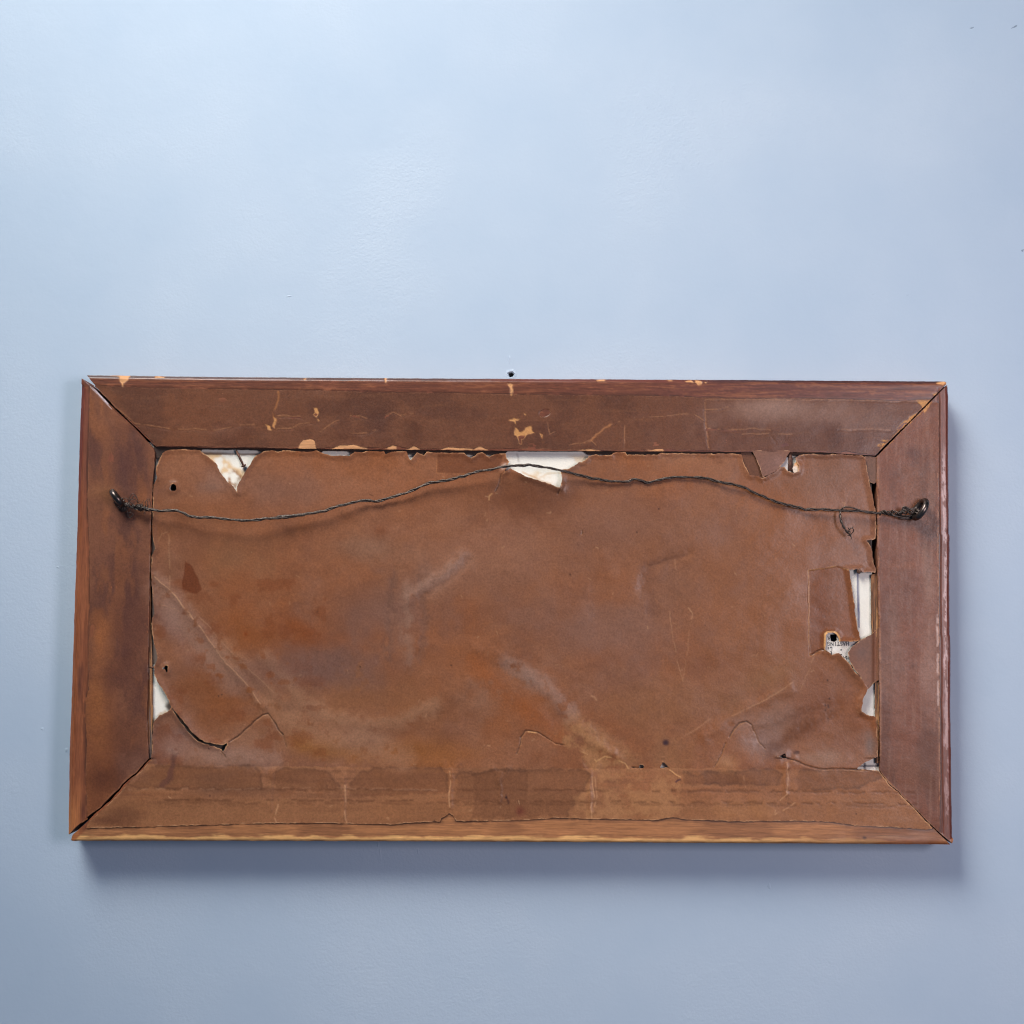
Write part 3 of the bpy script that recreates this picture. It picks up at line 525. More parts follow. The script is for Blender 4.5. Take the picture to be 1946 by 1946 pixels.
# grime round the screw eyes; pale lines along the moulding edges
paper.spot(238, 975, 26, 14, (78, 54, 48), 0.45, ang=20, wob=0.8)
paper.spot(1735, 985, 26, 12, (84, 56, 50), 0.4, wob=0.8)
paper.stroke([(292, 925), (288, 990), (286, 1090)], 2.5, (168, 118, 86), 0.5, 1.5, 1.2, 0.35)
paper.stroke([(1668.5, 880), (1669, 960), (1670, 1100), (1672, 1200), (1673, 1300), (1673, 1450)], 2.4, (172, 124, 96), 0.55, 1.2, 0.6, 0.3)
paper.stroke([(298, 848), (258, 808), (222, 774)], 2.5, (168, 118, 82), 0.5, 1.5, 1.2, 0.35)
paper.stroke([(157, 718), (180, 742), (213, 776)], 2.6, (206, 204, 220), 0.9, 0.9, 0.3)  # lit mitre face again, painted into the paper colour
paper.stroke([(1781, 1170), (1782, 1260), (1783, 1340)], 3.2, (206, 184, 188), 0.8, 1.0, 1.2, 0.45)
paper.stroke([(1782.5, 900), (1783, 1100), (1784, 1200), (1785.5, 1400), (1786, 1520)], 1.4, (186, 140, 116), 0.7, 0.9, 0.8, 0.4)
paper.stroke(BL_A, 2.5, (160, 114, 88), 0.4, 1.5, 1.2, 0.3)
paper.stroke(BR_A, 2.8, (176, 126, 86), 0.6, 1.2, 1.2, 0.25)
paper.stroke([(1664, 865), (1734, 797), (1790, 740)], 4.5, (206, 146, 88), 0.85, 1.2, 1.2, 0.40)
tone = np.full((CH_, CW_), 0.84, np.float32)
paper.c *= np.array([1.05, 1.04, 0.93], np.float32)
paper.r -= 0.04
for m_ in (mT, mR, mL):
    paper.c[m_] *= np.array([1.09, 0.95, 0.86], np.float32)
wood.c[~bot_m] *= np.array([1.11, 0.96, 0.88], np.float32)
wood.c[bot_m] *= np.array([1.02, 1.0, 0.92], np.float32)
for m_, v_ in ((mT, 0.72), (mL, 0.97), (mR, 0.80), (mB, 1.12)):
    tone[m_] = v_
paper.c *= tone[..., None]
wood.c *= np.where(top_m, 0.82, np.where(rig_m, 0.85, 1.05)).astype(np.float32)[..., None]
paper.c *= 0.90
wood.c *= 0.92
sheen = fbm(gX, gY, 2.6, 3.4, 71, 2)
paper.r -= (sheen * 0.10).astype(np.float32)

# ------------------------------------------------------------------ painting: mount board
board = Canvas((228, 222, 211), 0.7)
mixmap(board, sstep(0.5, 0.9, fbm(gX, gY, 26, 26, 81, 5)), (222, 210, 194), 0.3)
board.blob(K(1, 1100, 690, 1230, 700, 1330, 800, 1420, 820, 1480, 1000, 1300, 1000, 1180, 800), (214, 178, 132), 0.9, 6, 5, 0.40)
board.blob(K(1, 1250, 900, 1330, 830, 1400, 850, 1420, 1000, 1280, 1000), (140, 92, 60), 0.9, 4, 4, 0.36)
board.stroke(K(1, 1090, 703, 1300, 706, 1560, 712), 3, (92, 56, 38), 0.9, 1.2, 0.8)
board.blob(K(3, 500, 820, 560, 830, 640, 900, 660, 960, 540, 930, 400, 870), (214, 188, 152), 0.8, 5, 4, 0.40)
board.stroke(K(3, 360, 840, 480, 895, 640, 955), 3, (196, 152, 104), 0.6, 2.0, 1.5, 0.3)
board.stroke(K(3, 480, 880, 540, 850, 640, 845), 2.5, (206, 170, 124), 0.5, 1.6, 1.5, 0.3)
board.stroke(K(3, 240, 703, 600, 706, 900, 712), 2.6, (196, 190, 186), 0.7, 1.2, 0.5)
board.stroke(K(3, 320, 705, 330, 760), 2.6, (168, 158, 150), 0.6, 1.2, 0.5)
board.blob(K(3, 700, 715, 860, 712, 830, 760, 760, 770), (208, 178, 140), 0.6, 4, 3, 0.45)
board.blob(K(5, 730, 860, 800, 870, 880, 835, 860, 900, 760, 960, 720, 960), (206, 158, 106), 0.8, 3, 3, 0.35)
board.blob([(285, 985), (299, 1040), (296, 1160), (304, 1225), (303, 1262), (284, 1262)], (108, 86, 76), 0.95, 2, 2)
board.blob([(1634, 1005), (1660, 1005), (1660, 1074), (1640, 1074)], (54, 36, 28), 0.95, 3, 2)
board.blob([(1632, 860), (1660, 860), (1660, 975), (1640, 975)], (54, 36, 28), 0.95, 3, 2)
board.stroke(tear_low[:9], 16, (66, 42, 30), 0.9, 5, 3)  # shade under the long tear painted onto the board
board.stroke([(1630, 1088), (1630.6, 1130), (1632.4, 1192)], 3.4, (72, 74, 112), 0.95, 0.9, 0.3)
board.stroke(K(8, 1120, 1258, 1275, 1256), 2.4, (44, 44, 62), 0.95, 0.8, 0.2)
board.stroke(K(8, 1172, 1238, 1172, 1275), 3.0, (40, 40, 56), 0.95, 0.8, 0.2)

# ------------------------------------------------------------------ materials
def new_mat(name):
    m = bpy.data.materials.new(name)
    m.use_nodes = True
    nt = m.node_tree
    return m, nt, nt.nodes['Principled BSDF']


def nd(nt, kind, **kw):
    n = nt.nodes.new(kind)
    for k, v in kw.items():
        if k in n.inputs:
            n.inputs[k].default_value = v
        else:
            setattr(n, k, v)
    return n


def painted(name, fibre, bump, stretch=(1, 1, 1), amt=0.16, spec=0.5, coarse=0.0):
    """base colour and roughness from the vertex paint, with grain and fine relief"""
    m, nt, bs_ = new_mat(name)
    L = nt.links
    at = nd(nt, 'ShaderNodeAttribute', attribute_name='Col')
    tc = nd(nt, 'ShaderNodeTexCoord')
    mp = nd(nt, 'ShaderNodeMapping')
    mp.inputs['Scale'].default_value = stretch
    L.new(tc.outputs['Object'], mp.inputs['Vector'])
    n1 = nd(nt, 'ShaderNodeTexNoise', Scale=fibre, Detail=3.0, Roughness=0.65)
    n2 = nd(nt, 'ShaderNodeTexNoise', Scale=fibre * 0.27, Detail=4.0, Roughness=0.6)
    L.new(mp.outputs[0], n1.inputs['Vector']); L.new(mp.outputs[0], n2.inputs['Vector'])
    r1 = nd(nt, 'ShaderNodeMapRange'); r1.inputs['From Min'].default_value = 0.3; r1.inputs['From Max'].default_value = 0.7
    r1.inputs['To Min'].default_value = 1 - amt; r1.inputs['To Max'].default_value = 1 + amt
    r2 = nd(nt, 'ShaderNodeMapRange'); r2.inputs['From Min'].default_value = 0.3; r2.inputs['From Max'].default_value = 0.7
    r2.inputs['To Min'].default_value = 1 - amt * 0.28; r2.inputs['To Max'].default_value = 1 + amt * 0.28
    L.new(n1.outputs['Fac'], r1.inputs['Value']); L.new(n2.outputs['Fac'], r2.inputs['Value'])
    mu = nd(nt, 'ShaderNodeMath', operation='MULTIPLY')
    L.new(r1.outputs[0], mu.inputs[0]); L.new(r2.outputs[0], mu.inputs[1])
    vm = nd(nt, 'ShaderNodeVectorMath', operation='SCALE')
    L.new(at.outputs['Color'], vm.inputs[0]); L.new(mu.outputs[0], vm.inputs['Scale'])
    L.new(vm.outputs[0], bs_.inputs['Base Color'])
    L.new(at.outputs['Alpha'], bs_.inputs['Roughness'])
    bs_.inputs['Specular IOR Level'].default_value = spec
    bp = nd(nt, 'ShaderNodeBump', Strength=1.0, Distance=bump)
    L.new(n1.outputs['Fac'], bp.inputs['Height'])
    L.new(bp.outputs[0], bs_.inputs['Normal'])
    return m


M_paper = painted('kraft_paper', 720, 0.00009, amt=0.17, spec=0.32)
M_wood_h = painted('stained_wood_along', 1500, 0.00004, stretch=(0.05, 1, 1), amt=0.28, spec=0.5)
M_wood_v = painted('stained_wood_upright', 1500, 0.00004, stretch=(1, 1, 0.05), amt=0.28, spec=0.5)
M_board = painted('mount_board', 1400, 0.00004, amt=0.04, spec=0.3)


def plain(name, rgb, rough, metal=0.0, var=0.25, scale=900, bump=0.00006):
    m, nt, b = new_mat(name)
    tc = nd(nt, 'ShaderNodeTexCoord')
    n = nd(nt, 'ShaderNodeTexNoise', Scale=scale, Detail=4.0)
    nt.links.new(tc.outputs['Object'], n.inputs['Vector'])
    cr = nd(nt, 'ShaderNodeValToRGB')
    c = np.array(rgb)
    cr.color_ramp.elements[0].position = 0.3; cr.color_ramp.elements[1].position = 0.7
    cr.color_ramp.elements[0].color = (*(c * (1 - var)), 1); cr.color_ramp.elements[1].color = (*np.minimum(c * (1 + var), 1), 1)
    nt.links.new(n.outputs['Fac'], cr.inputs['Fac']); nt.links.new(cr.outputs[0], b.inputs['Base Color'])
    b.inputs['Roughness'].default_value = rough; b.inputs['Metallic'].default_value = metal
    bp = nd(nt, 'ShaderNodeBump', Strength=1.0, Distance=bump)
    nt.links.new(n.outputs['Fac'], bp.inputs['Height']); nt.links.new(bp.outputs[0], b.inputs['Normal'])
    return m


M_wire = plain('dark_wire', (0.085, 0.064, 0.054), 0.42, 0.6, 0.5, 700)
M_eye = plain('tarnished_brass', (0.11, 0.085, 0.075), 0.30, 0.9, 0.45, 350, 0.00008)
M_rust = plain('rusty_iron', (0.12, 0.052, 0.034), 0.7, 0.1, 0.5, 700)
M_ink = plain('printing_ink', (0.035, 0.033, 0.035), 0.8, 0, 0.3)
M_plaster = plain('bare_plaster', (0.50, 0.55, 0.62), 0.9, 0, 0.15)
M_scuff = plain('grey_scuff', (0.20, 0.24, 0.32), 0.8, 0, 0.3)

# painted wall: eggshell emulsion over a roller texture
M_wall, nt, bw = new_mat('blue_wall_paint')
tc = nd(nt, 'ShaderNodeTexCoord')
nA = nd(nt, 'ShaderNodeTexNoise', Scale=520.0, Detail=3.0, Roughness=0.55)
nB = nd(nt, 'ShaderNodeTexNoise', Scale=150.0, Detail=3.0, Roughness=0.5)
nC = nd(nt, 'ShaderNodeTexNoise', Scale=7.0, Detail=4.0, Roughness=0.55)
nD = nd(nt, 'ShaderNodeTexNoise', Scale=22.0, Detail=2.0)
for n in (nA, nB, nC, nD):
    nt.links.new(tc.outputs['Object'], n.inputs['Vector'])
cr = nd(nt, 'ShaderNodeValToRGB')
cr.color_ramp.elements[0].position = 0.30; cr.color_ramp.elements[1].position = 0.72
cr.color_ramp.elements[0].color = (0.392, 0.480, 0.592, 1); cr.color_ramp.elements[1].color = (0.452, 0.528, 0.626, 1)
nt.links.new(nC.outputs['Fac'], cr.inputs['Fac']); nt.links.new(cr.outputs[0], bw.inputs['Base Color'])
rr = nd(nt, 'ShaderNodeMapRange'); rr.inputs['To Min'].default_value = 0.46; rr.inputs['To Max'].default_value = 0.62
nt.links.new(nD.outputs['Fac'], rr.inputs['Value']); nt.links.new(rr.outputs[0], bw.inputs['Roughness'])
ms = nd(nt, 'ShaderNodeMapRange'); ms.inputs['From Min'].default_value = 0.45; ms.inputs['From Max'].default_value = 0.60
ms.inputs['To Min'].default_value = 0.2; ms.inputs['To Max'].default_value = 1.5
nt.links.new(nC.outputs['Fac'], ms.inputs['Value'])
mm = nd(nt, 'ShaderNodeMath', operation='MULTIPLY')
nt.links.new(nA.outputs['Fac'], mm.inputs[0]); nt.links.new(ms.outputs[0], mm.inputs[1])
ma = nd(nt, 'ShaderNodeMath', operation='MULTIPLY_ADD'); ma.inputs[1].default_value = 0.8
nt.links.new(nB.outputs['Fac'], ma.inputs[0]); nt.links.new(mm.outputs[0], ma.inputs[2])
bp = nd(nt, 'ShaderNodeBump', Strength=1.0, Distance=0.00015)
nt.links.new(ma.outputs[0], bp.inputs['Height']); nt.links.new(bp.outputs[0], bw.inputs['Normal'])
bw.inputs['Specular IOR Level'].default_value = 0.4

# ------------------------------------------------------------------ mesh builders
def link(name, verts, faces, mat, parent=None, smooth=True, attr=None, sharp=None):
    me = bpy.data.meshes.new(name)
    v = np.asarray(verts, float) - ORIGIN
    if isinstance(faces, np.ndarray):
        nf, k = faces.shape
        me.vertices.add(len(v)); me.vertices.foreach_set('co', v.ravel())
        me.loops.add(nf * k); me.loops.foreach_set('vertex_index', faces.ravel().astype(np.int32))
        me.polygons.add(nf); me.polygons.foreach_set('loop_start', np.arange(0, nf * k, k, dtype=np.int32))
        me.update(calc_edges=True)
    else:
        me.from_pydata(v.tolist(), [], faces)
        me.update()
    me.polygons.foreach_set('use_smooth', np.full(len(me.polygons), smooth))
    if attr is not None:
        a = me.color_attributes.new('Col', 'FLOAT_COLOR', 'POINT')
        a.data.foreach_set('color', np.asarray(attr, np.float32).ravel())
    me.materials.append(mat)
    ob = bpy.data.objects.new(name, me)
    COL.objects.link(ob)
    if parent is not None:
        ob.parent = parent
    return ob


def sheet(name, outline, holes, cv, mat, parent, step=1.6, base=0.0, down=1.0, torn=0.5, hfun=None, edge=(190, 142, 104), label=None, edge_col_w=1.6, tornscale=7):
    """a sheet cut to a photo-pixel outline, with relief and thickness"""
    a = np.array(outline)
    gx = np.arange(a[:, 0].min() - 2 * step - 1, a[:, 0].max() + 2 * step + 1, step)
    gy = np.arange(a[:, 1].min() - 2 * step - 1, a[:, 1].max() + 2 * step + 1, step)
    phi = sdf_grid(gx, gy, outline)
    for hl in holes:
        phi = np.minimum(phi, -sdf_grid(gx, gy, hl))
    X, Y = np.meshgrid(gx, gy)
    if torn:
        phi = phi + torn * 2 * (fbm(X, Y, tornscale, tornscale, 77, 3) - 0.5) * (np.abs(phi) < 10)
    phi[np.abs(phi) < 0.02] = 0.02
    phi[0, :] = phi[-1, :] = -1; phi[:, 0] = phi[:, -1] = -1
    ny, nx = phi.shape
    ins = phi > 0
    cnt = ins[:-1, :-1].astype(int) + ins[:-1, 1:] + ins[1:, :-1] + ins[1:, 1:]
    vid = -np.ones((ny, nx), int)
    vid[ins] = np.arange(ins.sum())
    px = list(X[ins]); py = list(Y[ins]); pd = list(phi[ins])
    i, j = np.nonzero(cnt == 4)
    quads = np.stack([vid[i, j], vid[i + 1, j], vid[i + 1, j + 1], vid[i, j + 1]], 1)
    tris, bedges, cache = [], [], {}

    def cross(p, q):
        key = (p, q) if p < q else (q, p)
        if key in cache:
            return cache[key]
        a_, b_ = phi[p], phi[q]
        t = a_ / (a_ - b_)
        px.append(X[p] + (X[q] - X[p]) * t); py.append(Y[p] + (Y[q] - Y[p]) * t); pd.append(0.0)
        cache[key] = len(px) - 1
        return cache[key]

    for ci, cj in zip(*np.nonzero((cnt > 0) & (cnt < 4))):
        c4 = [(ci, cj), (ci + 1, cj), (ci + 1, cj + 1), (ci, cj + 1)]
        for tri in ((0, 1, 2), (0, 2, 3)):
            cs = [c4[k] for k in tri]
            fl = [ins[c] for c in cs]
            if not any(fl):
                continue
            poly, outp = [], []
            for k in range(3):
                p, q = cs[k], cs[(k + 1) % 3]
                if fl[k]:
                    poly.append(vid[p])
                if fl[k] != fl[(k + 1) % 3]:
                    w = cross(p, q)
                    poly.append(w)
                    outp.append((w, fl[k]))
            tris.append((poly[0], poly[1], poly[2]))
            if len(poly) == 4:
                tris.append((poly[0], poly[2], poly[3]))
            if len(outp) == 2:
                (w0, f0), (w1, f1) = outp
                bedges.append((w0, w1) if f0 else (w1, w0))
    px = np.array(px); py = np.array(py); pd = np.array(pd)
    h = cv.at(cv.h, px, py) if cv is not None else np.zeros(len(px))
    if hfun is not None:
        h = h + hfun(px, py, pd)
    pos = P(px, py, -base * S)
    pos[:, 1] -= h * S
    col = np.ones((len(px), 4), np.float32)
    col[:, :3] = cv.at(cv.c, px, py); col[:, 3] = cv.at(cv.r, px, py)
    if edge_col_w:
        m = (1 - sstep(0.2, edge_col_w, pd)) * sstep(0.40, 0.72, fbm(px, py, 11, 11, 88, 3)) * 0.75
        col[:, :3] += (lin(*edge) - col[:, :3]) * m[:, None]
    be = np.array(bedges)
    n0 = len(px)
    ids = np.unique(be)
    m1 = {k: n0 + q for q, k in enumerate(ids)}
    n1 = n0 + len(ids)
    top2 = pos[ids].copy(); bot2 = pos[ids].copy()
    if callable(down):
        bot2[:, 1] = down(pos[ids])
    else:
        bot2[:, 1] += down * S
    ec = np.ones((len(ids), 4), np.float32); ec[:, :3] = lin(*edge) if edge is not None else 0; ec[:, 3] = 0.7
    ec[:, :3] *= (0.6 + 0.8 * fbm(px[ids], py[ids], 12, 12, 99, 3))[:, None]
    look = np.full(n0, -1); look[ids] = np.arange(len(ids))
    a0, a1 = look[be[:, 0]], look[be[:, 1]]
    sk = np.stack([n0 + a0, n0 + a1, n1 + a1, n1 + a0], 1)[:, ::-1]
    verts = np.concatenate([pos, top2, bot2]); cols = np.concatenate([col, ec, ec])
    tr = np.array(tris, int).reshape(-1, 3)
    q = np.concatenate([quads, sk]) if len(quads) else sk
    me = bpy.data.meshes.new(name)
    me.vertices.add(len(verts)); me.vertices.foreach_set('co', (verts - ORIGIN).ravel())
    nl = q.size + tr.size
    me.loops.add(nl); me.loops.foreach_set('vertex_index', np.concatenate([q.ravel(), tr.ravel()]).astype(np.int32))
    me.polygons.add(len(q) + len(tr))
    me.polygons.foreach_set('loop_start', np.concatenate([np.arange(len(q)) * 4, q.size + np.arange(len(tr)) * 3]).astype(np.int32))
    me.update(calc_edges=True)
    me.polygons.foreach_set('use_smooth', np.ones(len(me.polygons), bool))
    at = me.color_attributes.new('Col', 'FLOAT_COLOR', 'POINT')
    at.data.foreach_set('color', cols.astype(np.float32).ravel())
    me.materials.append(mat)
    ob = bpy.data.objects.new(name, me)
    COL.objects.link(ob)
    ob.parent = parent
    if label:
        ob['label'] = label
    return ob


def catmull(pts, n=8):
    pts = np.array(pts, float)
    p = np.concatenate([[2 * pts[0] - pts[1]], pts, [2 * pts[-1] - pts[-2]]])
    out = []
    for i in range(1, len(p) - 2):
        t = np.linspace(0, 1, n, endpoint=False)[:, None]
        a, b, c, d = p[i - 1], p[i], p[i + 1], p[i + 2]
        out.append(0.5 * ((2 * b) + (c - a) * t + (2 * a - 5 * b + 4 * c - d) * t ** 2 + (3 * b - a - 3 * c + d) * t ** 3))
    out.append(pts[-1:])
    return np.concatenate(out)


def resample(p, step):
    d = np.concatenate([[0], np.cumsum(np.linalg.norm(np.diff(p, axis=0), axis=1))])
    s = np.linspace(0, d[-1], max(int(d[-1] / step), 2) + 1)
    return np.stack([np.interp(s, d, p[:, k]) for k in range(3)], 1), s


def pxh(p):
    """rows of (px, py, height in px above the face) -> world"""
    p = np.asarray(p, float)
    return np.stack([P(a, b, -c * S) for a, b, c in p])


def frames(p):
    t = np.gradient(p, axis=0)
    t /= np.linalg.norm(t, axis=1)[:, None] + 1e-12
    ref = np.array([0.12, 1.0, 0.08])
    u = np.cross(t, ref); u /= np.linalg.norm(u, axis=1)[:, None] + 1e-12
    return t, u, np.cross(t, u)


def tube(p, r, sides=7, closed=False):
    p = np.asarray(p, float)
    if closed:
        t = np.roll(p, -1, 0) - np.roll(p, 1, 0)
        t /= np.linalg.norm(t, axis=1)[:, None]
        nrm = np.cross(p[1] - p[0], p[len(p) // 3] - p[0]); nrm /= np.linalg.norm(nrm)
        u = np.tile(nrm, (len(p), 1)); v = np.cross(t, u)
    else:
        t, u, v = frames(p)
    r = np.broadcast_to(np.asarray(r, float), (len(p),))
    a = np.linspace(0, 2 * math.pi, sides, endpoint=False)
    ring = (u[:, None, :] * np.cos(a)[None, :, None] + v[:, None, :] * np.sin(a)[None, :, None]) * r[:, None, None] + p[:, None, :]
    n = len(p)
    V = ring.reshape(-1, 3)
    F = []
    for i in range(n if closed else n - 1):
        i2 = (i + 1) % n
        for k in range(sides):
            k2 = (k + 1) % sides
            F.append((i * sides + k, i * sides + k2, i2 * sides + k2, i2 * sides + k))
    if not closed:
        F.append(tuple(range(sides))[::-1]); F.append(tuple((n - 1) * sides + k for k in range(sides)))
    return V, F


def merge(parts):
    V, F, o = [], [], 0
    for v, f in parts:
        V.append(v); F += [tuple(o + i for i in q) for q in f]; o += len(v)
    return np.concatenate(V), F


# ------------------------------------------------------------------ the wall, with its nail hole
WY = T * S
hc = P(971.3, 711.6, WY)
NA = 40
ang = np.linspace(0, 2 * math.pi, NA, endpoint=False)
V, F, MI = [], [], []
jit = rng.uniform(0.82, 1.2, NA)
rings = [(3.6, 16.0), (4.8, 9.0), (5.3, 1.0), (6.6, -0.6), (8.0, -0.5), (11.0, 0.0)]
for r, dep in rings:
    for k, a in enumerate(ang):
        jj = 1 + (jit[k] - 1) * (1.0 if r < 9 else 0.25)
        V.append((hc[0] + r * jj * S * math.cos(a) * 1.05, WY + dep * S, hc[2] + r * jj * S * math.sin(a)))
half = 1.7
for a in ang:
    c_, s_ = math.cos(a), math.sin(a)
    q = half / max(abs(c_), abs(s_))
    V.append((hc[0] + q * c_, WY, hc[2] + q * s_))
for i in range(len(rings)):
    for k in range(NA):
        k2 = (k + 1) % NA
        F.append((i * NA + k, i * NA + k2, (i + 1) * NA + k2, (i + 1) * NA + k))
        MI.append(1 if i == 1 else (2 if i == 0 else 0))
F.append(tuple(range(NA)));  MI.append(2)
F = [f[::-1] for f in F[:-1]] + [F[-1][::-1]]
wall = link('wall', V, F, M_wall, smooth=False)
wall['kind'] = 'structure'
wall['label'] = 'pale blue painted wall with a nail hole'
wall.data.materials.append(M_plaster)
wall.data.materials.append(plain('hole_dark', (0.10, 0.10, 0.10), 0.95))  # dark grey inside the nail hole
wall.data.polygons.foreach_set('material_index', MI)


def ding(cx, cy, ln, wd, angd, ht, mat, name):
    c = P(cx, cy, WY)
    q = math.radians(angd)
    n = 10
    V = [(0, -ht, 0)]
    for ring, hh in ((0.55, 0.75), (1.0, -0.05)):
        for k in range(n):
            a = 2 * math.pi * k / n
            rr_ = ring * (1 + 0.25 * math.sin(3 * a + cx))
            V.append((rr_ * ln / 2 * math.cos(a), -ht * hh, rr_ * wd / 2 * math.sin(a)))
    V = np.array(V) * S
    R_ = np.array([[math.cos(q), 0, -math.sin(q)], [0, 1, 0], [math.sin(q), 0, math.cos(q)]])
    V = V @ R_.T + c
    F = [(0, 1 + k, 1 + (k + 1) % n) for k in range(n)] + [(1 + k, 1 + n + k, 1 + n + (k + 1) % n, 1 + (k + 1) % n) for k in range(n)]
    return link(name, V, [f[::-1] for f in F], mat, wall)


for d in ((1928, 51, 15, 3.2, 28), (1847, 53, 9, 2.5, 15), (1943, 476, 6, 4, 40)):
    ding(*d, 0.3, M_scuff, 'scuff')
for d in ((110, 1078, 7, 4, -20), (549, 563, 12, 3, 8), (968, 682, 4, 18, 0), (80, 1385, 7, 6, 0), (126, 1425, 6, 9, 0), (1462, 1684, 7, 14, 10), (723, 1626, 3, 34, 4), (719, 1604, 3, 16, -6), (795, 1618, 3, 16, 3), (1660, 558, 7, 2, 20), (1725, 560, 7, 2, 20)):
    ding(*d, 0.7, M_wall, 'paint_bump')

# ------------------------------------------------------------------ the picture frame, seen from the back
ORIGIN = P(970, 1601, 0) + np.array([0, WY, 0])
frame = bpy.data.objects.new('picture_frame', None)
frame.location = ORIGIN
frame['label'] = 'old wooden picture frame hung back to front, torn brown paper backing and sagging wire'
frame['category'] = 'picture frame'
COL.objects.link(frame)
BACK = (T - 2.0) * S
to_wall = lambda p: np.full(len(p), BACK)
wood_edge = (112, 66, 46)
kw = dict(step=2.0, down=to_wall, torn=0.35, edge=wood_edge, edge_col_w=0, tornscale=12)
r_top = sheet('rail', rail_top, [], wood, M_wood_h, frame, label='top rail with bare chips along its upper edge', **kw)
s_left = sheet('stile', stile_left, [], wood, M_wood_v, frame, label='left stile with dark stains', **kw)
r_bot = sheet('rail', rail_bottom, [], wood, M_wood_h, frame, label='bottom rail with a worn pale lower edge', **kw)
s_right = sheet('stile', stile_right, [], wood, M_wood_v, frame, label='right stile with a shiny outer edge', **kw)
kp = dict(step=1.6, base=0.7, down=0.65, torn=0.8, edge=(124, 84, 62), edge_col_w=1.2)
sheet('paper_strip', paper_top, [], paper, M_paper, r_top, **kp)
sheet('paper_strip', paper_left, [], paper, M_paper, s_left, **kp)
sheet('paper_strip', paper_right, [], paper, M_paper, s_right, **kp)


def lift(x, y, d):      # loose edges of the big sheet curl a little towards the viewer; glued over the bottom rail
    return 1.9 * (1 - sstep(0, 13, d)) ** 1.5 * (y < 1440)


backing = sheet('backing_paper', center_outline, [tear_low, hole_small, hole_slot, hole_k1, hole_k2, hole_l], paper, M_paper, frame, step=1.45, base=1.3, down=0.9, torn=0.9, hfun=lift, edge=(196, 146, 106), edge_col_w=2.0)

black1 = [(1577.5, 1205.5), (1589.5, 1205.5), (1590.5, 1217), (1586, 1219.5), (1579, 1218.5)]
hb = [(q[0] + 1, q[1]) for q in hole_small]
board_outline = [(270, 840), (1656.5, 852), (1657, 1080), (1657, 1200), (1664, 1290), (1676, 1300), (1680, 1475), (268, 1470), (289.5, 1440), (289.5, 1100), (268, 1080)]
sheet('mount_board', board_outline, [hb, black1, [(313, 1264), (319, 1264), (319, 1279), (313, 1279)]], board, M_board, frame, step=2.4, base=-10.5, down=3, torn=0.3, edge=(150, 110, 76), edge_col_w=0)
# fibrous rebate strips showing at the sides of the opening
strip_cv = Canvas((128, 84, 54), 0.75)
mixmap(strip_cv, sstep(0.45, 0.7, fbm(gX, gY, 2.6, 60, 91, 4)), (186, 132, 84), 0.7)
mixmap(strip_cv, 1 - sstep(0.2, 0.42, fbm(gX, gY, 2.6, 60, 92, 4)), (48, 30, 24), 0.85)
mixmap(strip_cv, (gX < 400) * sstep(0.4, 0.6, fbm(gX, gY, 3, 90, 93, 4)), (120, 104, 100), 0.7)
strip_cv.h += (fbm(gX, gY, 2.6, 60, 91, 4) - 0.5) * 3
gap_shade_cv = Canvas((46, 30, 24), 0.8)  # top strip: dark colour and lower edge stand in for the shadow gap
mixmap(gap_shade_cv, sstep(0.5, 0.8, hgr), (84, 56, 42), 0.5)
sheet('rebate_or_shade_strip', [(1656, 1092), (1668, 1088), (1676, 1090), (1678, 1450), (1664, 1450), (1663.5, 1300), (1657, 1205)], [], strip_cv, M_wood_v, frame, step=1.4, base=-4.5, down=10, torn=0.9, edge=(90, 58, 40), edge_col_w=0)
sheet('rebate_or_shade_strip', [(268, 860), (294, 862), (291, 920), (287, 1000), (286.5, 1180), (289.5, 1260), (290, 1360), (288, 1440), (270, 1446)], [], strip_cv, M_wood_v, frame, step=1.4, base=-5.5, down=8, torn=0.6, edge=(90, 58, 40), edge_col_w=0)
sheet('rebate_or_shade_strip', [(290, 840), (1670, 850), (1669, 868), (1540, 866), (1400, 864), (1118, 864), (1108, 857.5), (965, 857.5), (955, 864), (670, 863), (662, 857), (614, 856.5), (606, 862), (500, 862), (490, 855), (384, 854), (376, 864), (330, 866), (297, 872)], [], gap_shade_cv, M_wood_h, frame, step=1.6, base=-5.5, down=7, torn=0.6, edge=(60, 40, 30), edge_col_w=0)

# ---- torn flaps
flap_cv = Canvas((116, 78, 60), 0.5)
mixmap(flap_cv, sstep(0.4, 0.8, b2), (116, 74, 56), 0.6)
flap_cv.spot(1635, 1240, 16, 14, (104, 76, 66), 0.7)
flap_cv.spot(1664, 1240, 6, 50, (112, 64, 38), 0.7)
flap_cv.spot(1640, 1285, 14, 22, (136, 92, 70), 0.6)
flap_cv.spot(1462, 885, 30, 30, (116, 80, 68), 0.9)
flap_cv.spot(1480, 876, 14, 14, (132, 98, 88), 0.5)
flap_cv.spot(1655, 895, 20, 40, (104, 74, 60), 0.9)
f1 = sheet('torn_flap', flap_right, [], flap_cv, M_paper, frame, step=1.3, base=-1.0, down=0.8, torn=0.5, hfun=lambda x, y, d: 4.5 * sstep(1668, 1625, x) - 3 * np.exp(-((x - 1664) / 5) ** 2), edge=(206, 160, 120), edge_col_w=1.8, label='loose triangular flap over the printed scrap')
f2 = sheet('torn_flap', flap_top, [], flap_cv, M_paper, frame, step=1.3, base=0.4, down=0.8, torn=0.5, hfun=lambda x, y, d: 1.0 * sstep(860, 905, y), edge=(196, 150, 116), edge_col_w=1.6, label='flap hanging from the top rail')
f3 = sheet('torn_flap', strip_right, [], flap_cv, M_paper, frame, step=1.3, base=-2.5, down=0.8, torn=0.4, edge=(196, 150, 116), edge_col_w=1.6, label='narrow flap in the upper right corner')
dk = Canvas((98, 60, 40), 0.55)
